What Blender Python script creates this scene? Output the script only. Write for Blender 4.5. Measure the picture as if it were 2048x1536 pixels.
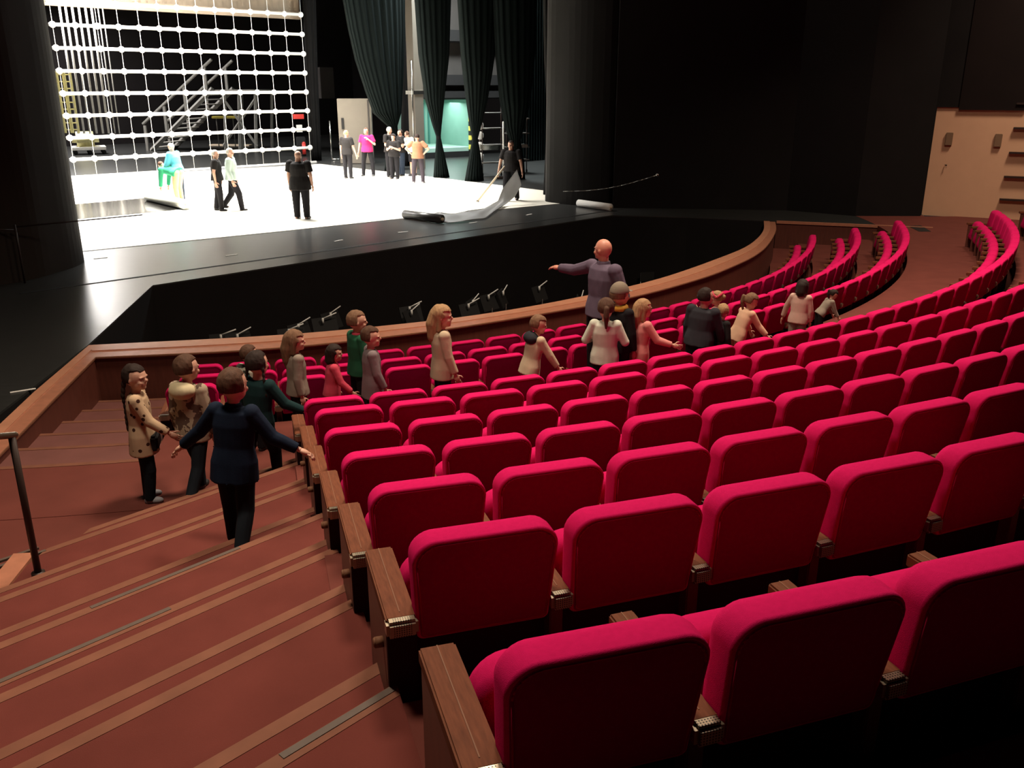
import bpy, bmesh, math, random
from mathutils import Vector, Matrix, noise
from mathutils.geometry import tessellate_polygon
R_ = math.radians
for o in list(bpy.data.objects): bpy.data.objects.remove(o)
COL = bpy.context.scene.collection
SC = bpy.context.scene
PI = math.pi

# ------------------------------------------------------------------ camera, world, exposure
EYE = 3.30                       # the stage floor is z = 0
PIT, FPX = R_(18.649), 1774.0
cd = bpy.data.cameras.new('camera'); cam = bpy.data.objects.new('camera', cd); COL.objects.link(cam)
cam.location = (0, 0, EYE); cam.rotation_euler = (PI/2 - PIT, 0, 0)
cd.sensor_width = 36; cd.lens = 36*FPX/2048; cd.clip_start = .05; cd.clip_end = 200
SC.camera = cam
SC.view_settings.view_transform = 'Standard'; SC.view_settings.look = 'None'
SC.view_settings.gamma = 1; SC.view_settings.use_curve_mapping = False
SC.view_settings.exposure = 0.0
w = bpy.data.worlds.new('world'); SC.world = w; w.use_nodes = True
w.node_tree.nodes['Background'].inputs[0].default_value = (.9, .8, .75, 1)
w.node_tree.nodes['Background'].inputs[1].default_value = 0.02

# frames: rows are arcs about CC; the stage frame is s (to the right) and d (upstage)
CC = Vector((-6.54, 23.66))
SA = R_(44.5); ST = Vector((math.cos(SA), math.sin(SA))); SN = Vector((-math.sin(SA), math.cos(SA)))
def S(s, d, z=0.0):
    p = CC + ST*s + SN*d; return Vector((p.x, p.y, z))
def P(r, deg, z=0.0):
    t = R_(deg); return Vector((CC.x + r*math.sin(t), CC.y - r*math.cos(t), z))
def ray(u, v):
    X = (u-1024)/FPX; Y = (768-v)/FPX; c, s = math.cos(PIT), math.sin(PIT)
    return Vector((X, c+s*Y, -s+c*Y))
def at_z(u, v, z=0.0):           # the point of the level plane z that the photo shows at (u, v)
    q = ray(u, v); return Vector((0, 0, EYE)) + q*((z-EYE)/q.z)
def at_d(u, v, d):               # the point on the upright plane d of the stage
    q = ray(u, v); k = (CC.x*SN.x + CC.y*SN.y + d)/(q.x*SN.x + q.y*SN.y)
    return Vector((0, 0, EYE)) + q*k
def at_s(u, v, s):
    q = ray(u, v); k = (CC.x*ST.x + CC.y*ST.y + s)/(q.x*ST.x + q.y*ST.y)
    return Vector((0, 0, EYE)) + q*k
def sd(p):
    q = Vector((p.x, p.y)) - CC; return q.dot(ST), q.dot(SN)
def proj(p):
    x, y, z = p.x, p.y, p.z-EYE; c, s = math.cos(PIT), math.sin(PIT)
    dd = y*c - z*s
    if dd < .2: return None
    return 1024 + FPX*x/dd, 768 - FPX*(y*s + z*c)/dd, dd

# ------------------------------------------------------------------ lamps of the hall and the stage
def area(name, loc, target, size, power, color, sizey=None, spread=None):
    l = bpy.data.lights.new(name, 'AREA'); l.energy = power; l.color = color; l.size = size
    if sizey: l.shape = 'RECTANGLE'; l.size_y = sizey
    if spread: l.spread = R_(spread)
    o = bpy.data.objects.new(name, l); COL.objects.link(o); o.location = loc
    o.rotation_euler = (Vector(target)-Vector(loc)).to_track_quat('-Z', 'Y').to_euler()
    return o
WARM = (1, .82, .63)
area('house_light', P(16.0, 23, 9.8), P(17.4, 23, 0), 1.8, 490, WARM, spread=125)
area('house_light', P(19.4, 12.4, 8.4), P(20.3, 12.6, 0), 1.2, 195, WARM, spread=118)
area('house_light', P(19.5, 78, 9.4), P(21.5, 84, 0), 1.5, 280, WARM, spread=120)
area('house_light', P(16.4, 50, 9.8), P(17.0, 50, 0), 2.0, 700, WARM, spread=130)
area('work_light', S(1.5, 6.5, 10.8), S(1.5, 6.5, 0), 9, 9000, (1, .965, .90), 8, 95)
area('work_light', S(3, 11.0, 9.5), S(4.5, 14.2, 0), 8, 1500, (1, .965, .90), 2, 90)
area('wing_light', S(14, 7, 9.5), S(13, 6, 0), 3, 3200, (.9, 1, 1))
area('backstage_light', S(3, 27, 9), S(3, 24, 0), 6, 4200, (1, .97, .95))

# ------------------------------------------------------------------ materials
def mat(name, col, rough=.6, metal=0, noise_amt=0, scale=8, spec=.5, emit=0, sheen=0, stretch=None, coat=0, bump=0, bscale=200, ramp=None):
    m = bpy.data.materials.new(name); m.use_nodes = True; nt = m.node_tree; b = nt.nodes['Principled BSDF']
    c = (*col, 1)
    b.inputs['Base Color'].default_value = c; b.inputs['Roughness'].default_value = rough; b.inputs['Metallic'].default_value = metal
    b.inputs['Specular IOR Level'].default_value = spec
    if sheen: b.inputs['Sheen Weight'].default_value = sheen; b.inputs['Sheen Roughness'].default_value = .45; b.inputs['Sheen Tint'].default_value = c
    if coat: b.inputs['Coat Weight'].default_value = coat
    if emit: b.inputs['Emission Color'].default_value = c; b.inputs['Emission Strength'].default_value = emit
    tc = None
    if noise_amt or bump:
        tc = nt.nodes.new('ShaderNodeTexCoord'); mp = nt.nodes.new('ShaderNodeMapping')
        nt.links.new(tc.outputs['Object'], mp.inputs['Vector'])
        if stretch: mp.inputs['Scale'].default_value = stretch
    if noise_amt:
        n = nt.nodes.new('ShaderNodeTexNoise'); n.inputs['Scale'].default_value = scale; n.inputs['Detail'].default_value = 4
        nt.links.new(mp.outputs[0], n.inputs['Vector'])
        mx = nt.nodes.new('ShaderNodeMix'); mx.data_type = 'RGBA'
        lo = tuple(max(0, x*(1-noise_amt)) for x in col); hi = tuple(min(1, x*(1+noise_amt)) for x in col)
        if ramp: hi = ramp
        mx.inputs[6].default_value = (*lo, 1); mx.inputs[7].default_value = (*hi, 1)
        nt.links.new(n.outputs['Fac'], mx.inputs[0]); nt.links.new(mx.outputs[2], b.inputs['Base Color'])
    if bump:
        n2 = nt.nodes.new('ShaderNodeTexNoise'); n2.inputs['Scale'].default_value = bscale
        nt.links.new(mp.outputs[0], n2.inputs['Vector'])
        bp = nt.nodes.new('ShaderNodeBump'); bp.inputs['Strength'].default_value = bump; bp.inputs['Distance'].default_value = .002
        nt.links.new(n2.outputs['Fac'], bp.inputs['Height']); nt.links.new(bp.outputs[0], b.inputs['Normal'])
    return m
M = {}
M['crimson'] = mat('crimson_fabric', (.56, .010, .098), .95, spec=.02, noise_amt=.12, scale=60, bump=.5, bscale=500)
M['crimson_shaded'] = mat('crimson_fabric_shaded', (.25, .004, .050), .95, spec=.02, noise_amt=.12, scale=60, bump=.5, bscale=500)  # the same crimson darkened: shade of the seat rears put into the colour
M['piping'] = mat('crimson_piping', (.34, .003, .04), .9, spec=.1)
M['wood'] = mat('walnut_wood', (.145, .046, .021), .7, noise_amt=.45, scale=7, stretch=(14, 2, 2), spec=.12)
M['wood_pale'] = mat('inlay_wood', (.20, .09, .05), .6, noise_amt=.2, scale=9, spec=.15)
M['wood_panel'] = mat('mahogany_panel', (.10, .026, .016), .5, noise_amt=.35, scale=5, stretch=(6, 6, .6))
M['wood_side'] = mat('walnut_side', (.12, .04, .024), .5, noise_amt=.3, scale=6, stretch=(3, 3, .8))
M['rail_wood'] = mat('rail_wood', (.40, .16, .095), .4, noise_amt=.25, scale=5, stretch=(2, 2, 2))
M['rail_wood2'] = mat('rail_wood_inner', (.50, .22, .13), .4, noise_amt=.2, scale=5)
M['nosing'] = mat('nosing_wood', (.18, .070, .042), .75, noise_amt=.3, scale=7, spec=.15)
M['tape'] = mat('grey_tape', (.085, .055, .04), .7, noise_amt=.2, scale=20)
M['carpet'] = mat('tread_carpet', (.130, .032, .025), .95, spec=.1, noise_amt=.25, scale=3, bump=.6, bscale=350)
M['carpet_seats'] = mat('hall_floor', (.135, .036, .027), .85, spec=.12, noise_amt=.2, scale=3)
M['front_tread'] = mat('front_tread_cover', (.16, .06, .05), .8, spec=.2, noise_amt=.2, scale=4)
M['black'] = mat('black_paint', (.012, .011, .011), .7, spec=.3, noise_amt=.3, scale=2)
M['black_wall'] = mat('black_wall', (.010, .008, .008), .85, spec=.15, noise_amt=.25, scale=1.5)
M['brown_wall'] = mat('dark_brown_wall', (.010, .0055, .005), .85, spec=.15, noise_amt=.25, scale=1.5)
M['column'] = mat('column_black', (.0075, .0062, .0055), .75, spec=.2, noise_amt=.2, scale=2)
M['cream'] = mat('cream_wall', (.66, .38, .24), .85, spec=.1, noise_amt=.06, scale=3)
M['stage'] = mat('black_stage_floor', (.032, .032, .031), .28, noise_amt=.3, scale=2.5, stretch=(1, 6, 1), spec=.5)
M['white_floor'] = mat('white_dance_vinyl', (.80, .76, .66), .45, noise_amt=.03, scale=2)
M['white'] = mat('white_paint', (.86, .83, .78), .5)
M['metal'] = mat('brushed_metal', (.45, .42, .38), .3, metal=1)
M['bronze'] = mat('bronze_metal', (.34, .25, .18), .32, metal=.9)
M['dark_metal'] = mat('dark_metal', (.035, .02, .016), .45, metal=.3)
M['chrome'] = mat('bright_steel', (.62, .60, .55), .25, metal=1)
M['drape'] = mat('dark_green_drape', (.0052, .0075, .0072), .95, spec=.05, noise_amt=.25, scale=10, stretch=(6, 6, .3))
M['drape_black'] = mat('black_drape', (.007, .0065, .0065), .95, spec=.05, noise_amt=.25, scale=10, stretch=(6, 6, .3))
M['border'] = mat('beige_border_cloth', (.50, .41, .31), .9, noise_amt=.06, scale=12, stretch=(8, 8, .3))
M['beige'] = mat('beige_door_paint', (.17, .145, .115), .7, noise_amt=.08, scale=3)
M['grey_wall'] = mat('grey_backstage_wall', (.045, .038, .034), .8, noise_amt=.2, scale=2)
M['teal'] = mat('teal_wall', (.20, .36, .30), .7, noise_amt=.12, scale=2)
M['yellow'] = mat('yellow_paint', (.75, .62, .10), .5)
M['yellow_pale'] = mat('faded_yellow', (.72, .66, .32), .6, noise_amt=.25, scale=9)
M['grey_vinyl'] = mat('grey_vinyl', (.20, .20, .20), .35, noise_amt=.1, scale=3)
M['dark_vinyl'] = mat('dark_vinyl', (.045, .043, .042), .35, noise_amt=.2, scale=3)
M['grey_wood'] = mat('grey_timber', (.16, .15, .135), .7, noise_amt=.2, scale=6)
M['pale_wood'] = mat('pale_timber', (.62, .50, .36), .6, noise_amt=.12, scale=8, stretch=(1, 1, 8))
M['red'] = mat('red_paint', (.65, .04, .03), .4)
def perforated():
    m = mat('perforated_metal', (.36, .30, .22), .35, metal=.85); nt = m.node_tree; b = nt.nodes['Principled BSDF']
    tc = nt.nodes.new('ShaderNodeTexCoord'); sp = nt.nodes.new('ShaderNodeSeparateXYZ'); nt.links.new(tc.outputs['Object'], sp.inputs[0])
    def math_(op, a, b_=None):
        n = nt.nodes.new('ShaderNodeMath'); n.operation = op
        for i, x in enumerate((a, b_)):
            if x is None: continue
            if isinstance(x, (int, float)): n.inputs[i].default_value = x
            else: nt.links.new(x, n.inputs[i])
        return n.outputs[0]
    def cell(c, per):
        f = math_('FRACT', math_('MULTIPLY', c, 1/per)); return math_('LESS_THAN', math_('ABSOLUTE', math_('SUBTRACT', f, .5)), .27)
    yz = math_('SUBTRACT', sp.outputs[1], sp.outputs[2])
    hole = math_('MULTIPLY', cell(sp.outputs[0], .0082), cell(yz, .0082))
    inx = math_('LESS_THAN', math_('ABSOLUTE', sp.outputs[0]), .030)
    iny = math_('LESS_THAN', sp.outputs[1], .026)
    hole = math_('MULTIPLY', math_('MULTIPLY', hole, inx), iny)
    mx = nt.nodes.new('ShaderNodeMix'); mx.data_type = 'RGBA'; nt.links.new(hole, mx.inputs[0])
    mx.inputs[6].default_value = (.36, .30, .22, 1); mx.inputs[7].default_value = (.004, .003, .003, 1)
    nt.links.new(mx.outputs[2], b.inputs['Base Color'])
    nt.links.new(math_('SUBTRACT', .85, math_('MULTIPLY', hole, .85)), b.inputs['Metallic'])
    return m
M['perf'] = perforated()
M['skirt'] = mat('dark_skirt_board', (.020, .006, .006), .8, spec=.1)

# ------------------------------------------------------------------ mesh helpers
def obj(name, bm, m=None, parent=None, smooth=False, kind=None, label=None):
    me = bpy.data.meshes.new(name)
    bmesh.ops.recalc_face_normals(bm, faces=bm.faces)
    bm.to_mesh(me); bm.free()
    if m is not None: me.materials.append(m)
    if smooth:
        for p in me.polygons: p.use_smooth = True
    o = bpy.data.objects.new(name, me); COL.objects.link(o)
    if parent: o.parent = parent
    if kind: o['kind'] = kind
    if label: o['label'] = label
    return o
def thing(name, label, cat, loc=(0, 0, 0), rotz=0, group=None):
    o = bpy.data.objects.new(name, None); COL.objects.link(o); o.empty_display_size = .1
    o.location = loc; o.rotation_euler = (0, 0, rotz); return tag(o, label, cat, group)
def tag(o, label, cat, group=None):
    o['label'] = label; o['category'] = cat
    if group: o['group'] = group
    return o
def struct(name, bm, m, smooth=False):
    return obj(name, bm, m, smooth=smooth, kind='structure')
def box(bm, c, size, rz=0, bev=0):
    r = bmesh.ops.create_cube(bm, size=1, matrix=Matrix.Translation(c) @ Matrix.Rotation(rz, 4, 'Z') @ Matrix.Diagonal((*size, 1)))
    if bev:
        es = set(e for v in r['verts'] for e in v.link_edges)
        bmesh.ops.bevel(bm, geom=list(es), offset=bev, segments=2, affect='EDGES')
    return bm
def NB(): return bmesh.new()
def tube(bm, a, b, r, r2=None, seg=10):
    a, b = Vector(a), Vector(b); d = b-a; L = d.length
    if L < 1e-6: return bm
    q = d.to_track_quat('Z', 'Y').to_matrix().to_4x4()
    bmesh.ops.create_cone(bm, cap_ends=True, segments=seg, radius1=r, radius2=r if r2 is None else r2, depth=L, matrix=Matrix.Translation((a+b)/2) @ q)
    return bm
def ball(bm, c, r, seg=12):
    sc = r if isinstance(r, (tuple, list)) else (r, r, r)
    bmesh.ops.create_uvsphere(bm, u_segments=seg, v_segments=max(6, seg*2//3), radius=1, matrix=Matrix.Translation(c) @ Matrix.Diagonal((*sc, 1)))
    return bm
def prism(bm, pts, z0, z1):
    b = [bm.verts.new((p[0], p[1], z0)) for p in pts]; t = [bm.verts.new((p[0], p[1], z1)) for p in pts]
    n = len(pts)
    for i in range(n): bm.faces.new((b[i], b[(i+1) % n], t[(i+1) % n], t[i]))
    if n <= 4: bm.faces.new(t); bm.faces.new(b[::-1])
    else:
        for tri in tessellate_polygon([[Vector((p[0], p[1], 0)) for p in pts]]):
            bm.faces.new([t[k] for k in tri]); bm.faces.new([b[k] for k in tri[::-1]])
    return bm
def ring(bm, r0, r1, d0, d1, z0, z1, n=48):
    a = [P(r0, d0+(d1-d0)*i/n) for i in range(n+1)]; b = [P(r1, d0+(d1-d0)*i/n) for i in range(n+1)]
    for i in range(n):
        q = [a[i], a[i+1], b[i+1], b[i]]
        lo = [bm.verts.new((p.x, p.y, z0)) for p in q]; hi = [bm.verts.new((p.x, p.y, z1)) for p in q]
        bm.faces.new(hi); bm.faces.new(lo[::-1])
        bm.faces.new((lo[0], lo[1], hi[1], hi[0])); bm.faces.new((lo[2], lo[3], hi[3], hi[2]))
        if i == 0: bm.faces.new((lo[3], lo[0], hi[0], hi[3]))
        if i == n-1: bm.faces.new((lo[1], lo[2], hi[2], hi[1]))
    bmesh.ops.remove_doubles(bm, verts=bm.verts, dist=1e-4)
    return bm
def clip(poly, a, b, c):          # keep a*x+b*y >= c
    out = []
    for i in range(len(poly)):
        p, q = poly[i], poly[(i+1) % len(poly)]
        fp, fq = a*p[0]+b*p[1]-c, a*q[0]+b*q[1]-c
        if fp >= 0: out.append(p)
        if (fp >= 0) != (fq >= 0):
            t = fp/(fp-fq); out.append((p[0]+(q[0]-p[0])*t, p[1]+(q[1]-p[1])*t))
    return out
def strip_wall(bm, pts, z0, z1, th, side=1):
    """upright wall along a polyline, thickness th to one side"""
    n = len(pts); off = []
    for i in range(n):
        a = Vector(pts[max(0, i-1)][:2]); b = Vector(pts[min(n-1, i+1)][:2]); t = (b-a).normalized()
        off.append(Vector((-t.y, t.x))*th*side + Vector(pts[i][:2]))
    for i in range(n-1):
        q = [pts[i], pts[i+1], off[i+1], off[i]]
        lo = [bm.verts.new((p[0], p[1], z0)) for p in q]; hi = [bm.verts.new((p[0], p[1], z1)) for p in q]
        for f in ((hi), (lo[::-1])): bm.faces.new(f)
        bm.faces.new((lo[0], lo[1], hi[1], hi[0])); bm.faces.new((lo[2], lo[3], hi[3], hi[2]))
        if i == 0: bm.faces.new((lo[3], lo[0], hi[0], hi[3]))
        if i == n-2: bm.faces.new((lo[1], lo[2], hi[2], hi[1]))
    bmesh.ops.remove_doubles(bm, verts=bm.verts, dist=1e-4)
    return bm

# ------------------------------------------------------------------ hall: rows, steps, rail
ROWS = [  # name, radius of the backs, top height, first angle, words
 ('a1', 13.80, .111, None, 'front row at the pit rail'), ('a2', 14.69, .262, None, 'second row from the pit rail'), ('a3', 15.585, .441, None, 'third row from the pit rail'),
 ('b1', 17.369, .812, 16.86, 'first row behind the cross aisle'), ('b2', 18.36, 1.058, 16.92, 'second row behind the cross aisle'), ('b3', 19.132, 1.197, 16.93, 'third row behind the cross aisle'),
 ('b4', 20.159, 1.448, 16.95, 'fourth row behind the cross aisle'), ('b5', 21.153, 1.707, 16.98, 'third row from the camera'), ('b6', 21.99, 1.909, 17.04, 'second row from the camera'),
 ('b7', 22.959, 2.122, 17.09, 'nearest row to the camera')]
FL = {n: t-.80 for n, r, t, a, wd in ROWS}
FL['b1'] = .0
bnd = lambda r: 15.80 + (r-17)*.075         # seat-side edge of the stairs, degrees
bm = NB()
ring(bm, 12.5, 13.86, 2.0, 65, -1.4, -.69); ring(bm, 12.95, 13.86, 65, 104, -1.4, -.69); struct('floor_front_row', bm, M['carpet_seats'])
bm = NB(); ring(bm, 13.86, 14.75, 11.3, 100, -1.4, -.54); struct('floor_second_row', bm, M['carpet_seats'])
bm = NB(); ring(bm, 14.75, 15.66, 11.3, 98, -1.4, -.36); struct('floor_third_row', bm, M['carpet_seats'])
bm = NB(); ring(bm, 15.66, 17.46, 11.3, 112, -1.4, 0.0, 80); struct('floor_cross_aisle', bm, M['carpet_seats'])
bm = NB(); ring(bm, 16.37, 17.46, -8, 11.3, -1.4, 0.0); ring(bm, 17.46, 24.5, -8, 22, -1.4, -.004); struct('floor_stair_landing', bm, M['carpet_seats'])
prev = 17.40
bm = NB(); ring(bm, 17.40, 26, 74.4, 90, -1.4, -.002, 16); struct('floor_side_aisle', bm, M['carpet_seats'])
bm = NB(); ring(bm, 23.03, 25.5, bnd(23)-.15, 80, -1.4, 1.568, 60); struct('floor_row', bm, M['carpet_seats'])
for n, r, t, a, wd in ROWS[4:]:
    bm = NB(); ring(bm, prev+.06, r+.06, bnd(prev)-.15, 74.4, -1.4, FL[n], 60)
    struct('floor_row', bm, M['carpet_seats']); prev = r
# nosing on the hall side of the landing and the front steps
fs = [(16.37, 15.63, -.12), (15.63, 14.93, -.24), (14.93, 14.24, -.36), (14.24, 13.55, -.475), (13.55, 12.9, -.585)]
for i, (ro, ri, z) in enumerate(fs):
    bm = NB(); ring(bm, ri, ro, 1.5, 11.3, -1.4, z, 16); struct('front_step', bm, M['front_tread'])
    bm = NB(); ring(bm, ri-.012, ri+.05, 1.5, 11.3, z-.03, z+.004, 16); struct('step_nosing', bm, M['nosing'])
bm = NB(); ring(bm, 16.355, 16.42, 1.5, 11.3, -.03, .004, 16); struct('step_nosing', bm, M['nosing'])

SD = R_(47.0); tdir = Vector((math.cos(SD), math.sin(SD))); ndir = Vector((-math.sin(SD), math.cos(SD)))
steps = [(6.43, .112), (6.12, .225), (5.58, .34), (5.26, .455), (4.70, .57), (4.40, .68), (3.92, .789), (3.64, .90), (3.14, 1.011), (2.86, 1.122), (2.29, 1.234), (2.03, 1.345), (1.50, 1.457), (1.23, 1.568), (.72, 1.68), (.44, 1.79)]
# the seat-side boundary is the line through P(17.., ) and P(24.5, ..)
q0, q1 = P(16.9, bnd(16.9)), P(25.5, bnd(25.5)); bd = (q1-q0).normalized(); bn = Vector((bd.y, -bd.x))
bn2 = Vector((-bd.y, bd.x)) 
if bn2.x > 0: bn2 = -bn2                     # towards the left
bc = bn2.x*q0.x + bn2.y*q0.y
rng = random.Random(4)
def zone(d0, d1, xl):
    c0, c1 = ndir*d0, ndir*d1
    poly = [c0 - tdir*14, c0 + tdir*6, c1 + tdir*6, c1 - tdir*14]
    poly = [(p.x, p.y) for p in poly]
    poly = clip(poly, bn2.x, bn2.y, bc)
    return clip(poly, 1, -.10, xl)           # left edge line x - .1 y >= xl
XL = -3.80
for i, (D, z) in enumerate(steps):
    Dn = steps[i+1][0] if i+1 < len(steps) else D-1.2
    poly = zone(Dn-.35, D, XL)
    bm = NB(); prism(bm, poly, -.2, z+.002); struct('stair_tread', bm, M['carpet'])
    poly = zone(D-.048, D+.012, XL)
    bm = NB(); prism(bm, poly, z-.028, z+.004); struct('stair_nosing', bm, M['nosing'])
    # grey worn grip tape beside the nosing, in pieces
    if rng.random() < .75:
        a0 = rng.uniform(-1.6, -.2); L = rng.uniform(.6, 1.6)
        c = ndir*(D-.006)
        pts = [c + tdir*(a0+2.3 + tdir.x*0) + ndir*.014, c + tdir*(a0+2.3+L) + ndir*.014, c + tdir*(a0+2.3+L) - ndir*.014, c + tdir*(a0+2.3) - ndir*.014]
        pl = clip([(p.x, p.y) for p in pts], bn2.x, bn2.y, bc)
        if len(pl) > 2:
            bm = NB(); prism(bm, pl, z-.01, z+.0065); struct('grip_tape', bm, M['tape'])
# kerb and hand rail at the left of the stairs
def kz(y): return .24 + (5.25-y)*.02
bm = NB(); k0, k1 = at_z(70, 1106, .24), at_z(-60, 1270, .24)
kd = (k1-k0).normalized(); kn = Vector((-kd.y, kd.x, 0))*.07
if kn.x > 0: kn = -kn
prism(bm, [tuple(k0)[:2], tuple(k1)[:2], tuple(k1+kn*2)[:2], tuple(k0+kn*2)[:2]], 0, .245)
struct('trim_1', bm, M['rail_wood'])
hr = thing('hand_rail', 'dark metal hand rail post at the foot of the left stairs', 'hand rail', (-3.11, 5.12, .24))
ax = lambda p: Vector(p)-Vector((-3.11, 5.12, .24))
bm = NB(); tube(bm, (0, 0, 0), (0, 0, .995), .022, seg=14); obj('post', bm, M['dark_metal'], hr, True)
bm = NB(); tube(bm, (0, 0, 0), (0, 0, .03), .042, seg=14); obj('base_flange', bm, M['dark_metal'], hr, True)
bm = NB(); tube(bm, (.01, .02, .99), (-.6, -1.9, 1.60), .021, seg=12); ball(bm, (.01, .02, .99), .021); obj('grab_bar', bm, M['bronze'], hr, True)

# pit rail: outer and inner edges measured on the level of the cap
OUT = [(-4.55, 5.75), (-4.85, 7.75), (-5.07, 9.1), (-5.35, 10.9), (-4.08, 11.10), (-3.21, 11.29), (-2.59, 11.50), (-1.9, 11.81), (-.98, 12.26), (-.11, 12.80), (1.14, 13.66), (1.87, 14.20), (2.63, 14.92), (3.70, 16.12), (4.79, 17.71), (5.37, 18.8), (5.87, 20.04), (6.37, 21.43), (6.71, 22.75)]
INN = [(-4.93, 5.75), (-5.16, 7.9), (-5.42, 9.5), (-5.66, 11.41), (-4.9, 11.56), (-3.95, 11.74), (-2.96, 11.98), (-2.3, 12.22), (-1.7, 12.48), (-.9, 12.82), (-.12, 13.30), (.55, 13.78), (1.19, 14.32), (1.96, 14.97), (2.75, 15.80), (3.63, 16.95), (4.8, 18.6), (5.19, 19.28), (5.68, 20.36), (6.08, 21.43), (6.44, 22.82)]
def resample(pts, n):
    L = [0]
    for a, b in zip(pts, pts[1:]): L.append(L[-1]+math.dist(a, b))
    out = []; j = 0
    for i in range(n):
        t = L[-1]*i/(n-1)
        while j < len(L)-2 and L[j+1] < t: j += 1
        k = (t-L[j])/(L[j+1]-L[j]); out.append((pts[j][0]+(pts[j+1][0]-pts[j][0])*k, pts[j][1]+(pts[j+1][1]-pts[j][1])*k))
    return out
def smooth(pts, it=2):
    for _ in range(it):
        pts = [pts[0]] + [((a[0]+2*b[0]+c[0])/4, (a[1]+2*b[1]+c[1])/4) for a, b, c in zip(pts, pts[1:], pts[2:])] + [pts[-1]]
    return pts
# left leg (3 segments) and the arc are treated apart so that the corner stays sharp
oL, iL = OUT[:4], INN[:4]
oA, iA = smooth(resample(OUT[3:], 60), 3), smooth(resample(INN[3:], 60), 3)
def band(bm, o, i, f0, f1, z0, z1):
    """slab between the fractions f0..f1 from inner edge to outer edge"""
    A = [(a[0]+(b[0]-a[0])*f0, a[1]+(b[1]-a[1])*f0) for a, b in zip(i, o)]
    B = [(a[0]+(b[0]-a[0])*f1, a[1]+(b[1]-a[1])*f1) for a, b in zip(i, o)]
    for k in range(len(A)-1):
        q = [A[k], A[k+1], B[k+1], B[k]]
        lo = [bm.verts.new((*p, z0)) for p in q]; hi = [bm.verts.new((*p, z1)) for p in q]
        bm.faces.new(hi); bm.faces.new(lo[::-1]); bm.faces.new((lo[0], lo[1], hi[1], hi[0])); bm.faces.new((lo[2], lo[3], hi[3], hi[2]))
        if k == 0: bm.faces.new((lo[3], lo[0], hi[0], hi[3]))
        if k == len(A)-2: bm.faces.new((lo[1], lo[2], hi[2], hi[1]))
    bmesh.ops.remove_doubles(bm, verts=bm.verts, dist=1e-4)
bm = NB(); band(bm, oA, iA, .02, .94, -2.4, -.045); band(bm, oL, iL, .02, .94, -2.4, -.045); struct('wall_pit_rail', bm, M['wood_panel'])
bm = NB(); band(bm, oA, iA, .50, 1.0, -.045, -.012); band(bm, oL, iL, .4, 1.0, -.045, -.012); struct('trim_2', bm, M['rail_wood'])
bm = NB(); band(bm, oA, iA, 0, .51, -.045, .0); band(bm, oL, iL, 0, .42, -.045, 0); struct('trim_3', bm, M['rail_wood2'])
bm = NB(); band(bm, oA, iA, 1.0, 1.03, -.03, -.016); band(bm, oL, iL, 1, 1.03, -.03, -.016); struct('trim_4', bm, M['wood_pale'])

# stage and apron: one slab round the pit
c_bl, c_fl, c_br = S(-5.75, -6.27), Vector((-5.68, 11.43, 0)), S(6.75, -6.29)
apron = [Vector((-5.30, 5.75, 0)), Vector((-5.40, 8.3, 0)), c_fl, c_bl, c_br, S(7.9, -7.9), Vector((6.5, 22.95, 0)), Vector((6.76, 22.8, 0)), Vector((8.45, 22.28, 0)), Vector((10.25, 21.70, 0)), S(13.1, -11.9), S(13.1, -6), S(9.0, -4.0), S(26, -3.2), S(26, 33), S(-16, 33), S(-16, -12)]
bm = NB(); prism(bm, [tuple(p)[:2] for p in apron], -.03, -.004); struct('stage_floor', bm, M['stage'])
bm = NB(); prism(bm, [tuple(p)[:2] for p in apron], -2.4, -.03); struct('wall_orchestra_pit', bm, M['black_wall'])
bm = NB(); tr = [(6.76, 22.8), (8.45, 22.28), (10.25, 21.70)]; strip_wall(bm, tr, -1.3, -.05, .06, -1); struct('wall_apron_side', bm, M['wood_panel'])
bm = NB(); strip_wall(bm, tr, -.05, .012, .09, -1); struct('trim_5', bm, M['rail_wood'])
bm = NB(); prism(bm, [tuple(S(-6.5, -6.6))[:2], tuple(S(10, -6.0))[:2], tuple(S(10, -14))[:2], tuple(S(-2, -13))[:2], tuple(S(-10.5, -9.5))[:2]], -2.5, -2.4); struct('floor_orchestra_pit', bm, M['black'])
g0, g1 = at_z(40, 587), at_z(1245, 418); gd = (g1-g0).normalized(); gn = Vector((-gd.y, gd.x, 0))
bm = NB(); q = [g0+gn*.035, g1+gn*.035, g1-gn*.035, g0-gn*.035]; prism(bm, [tuple(p)[:2] for p in q], -.01, .002); struct('trim_6', bm, M['black'])
# white dance floor with the part already rolled away
wf = [S(-9.5, -1.75), S(-5.4, -2.03), at_z(560, 463), at_z(805, 437), S(7.97, -3.77), S(9.6, -1.2), S(9.9, 6), S(10.05, 12.9), at_z(600, 331), S(.09, 14.15), S(-9.5, 14.6)]
hole = [at_z(60, 415), at_z(152, 409), at_z(296, 396), at_z(372, 418), at_z(330, 423), at_z(155, 439), at_z(60, 450)]
bm = NB(); prism(bm, [tuple(p)[:2] for p in wf], -.003, .006); struct('white_stage_vinyl', bm, M['white_floor'])
bm = NB(); prism(bm, [tuple(p)[:2] for p in hole], -.003, .014)
tag(obj('bare_floor_panel', bm, mat('bare_black_floor', (.005, .0045, .004), .13, spec=.3)), 'glossy black strip of bare floor amid the white vinyl, left', 'floor panel')
# walls of the hall
bm = NB(); strip_wall(bm, [tuple(S(8.19, -5.11))[:2], tuple(S(9.8, -7.0))[:2], tuple(S(11.28, -8.91))[:2], tuple(S(11.56, -10.75))[:2], tuple(S(12.69, -11.86))[:2]], -.02, 11, .4, -1)
struct('wall_right', bm, M['black_wall'])
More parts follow.
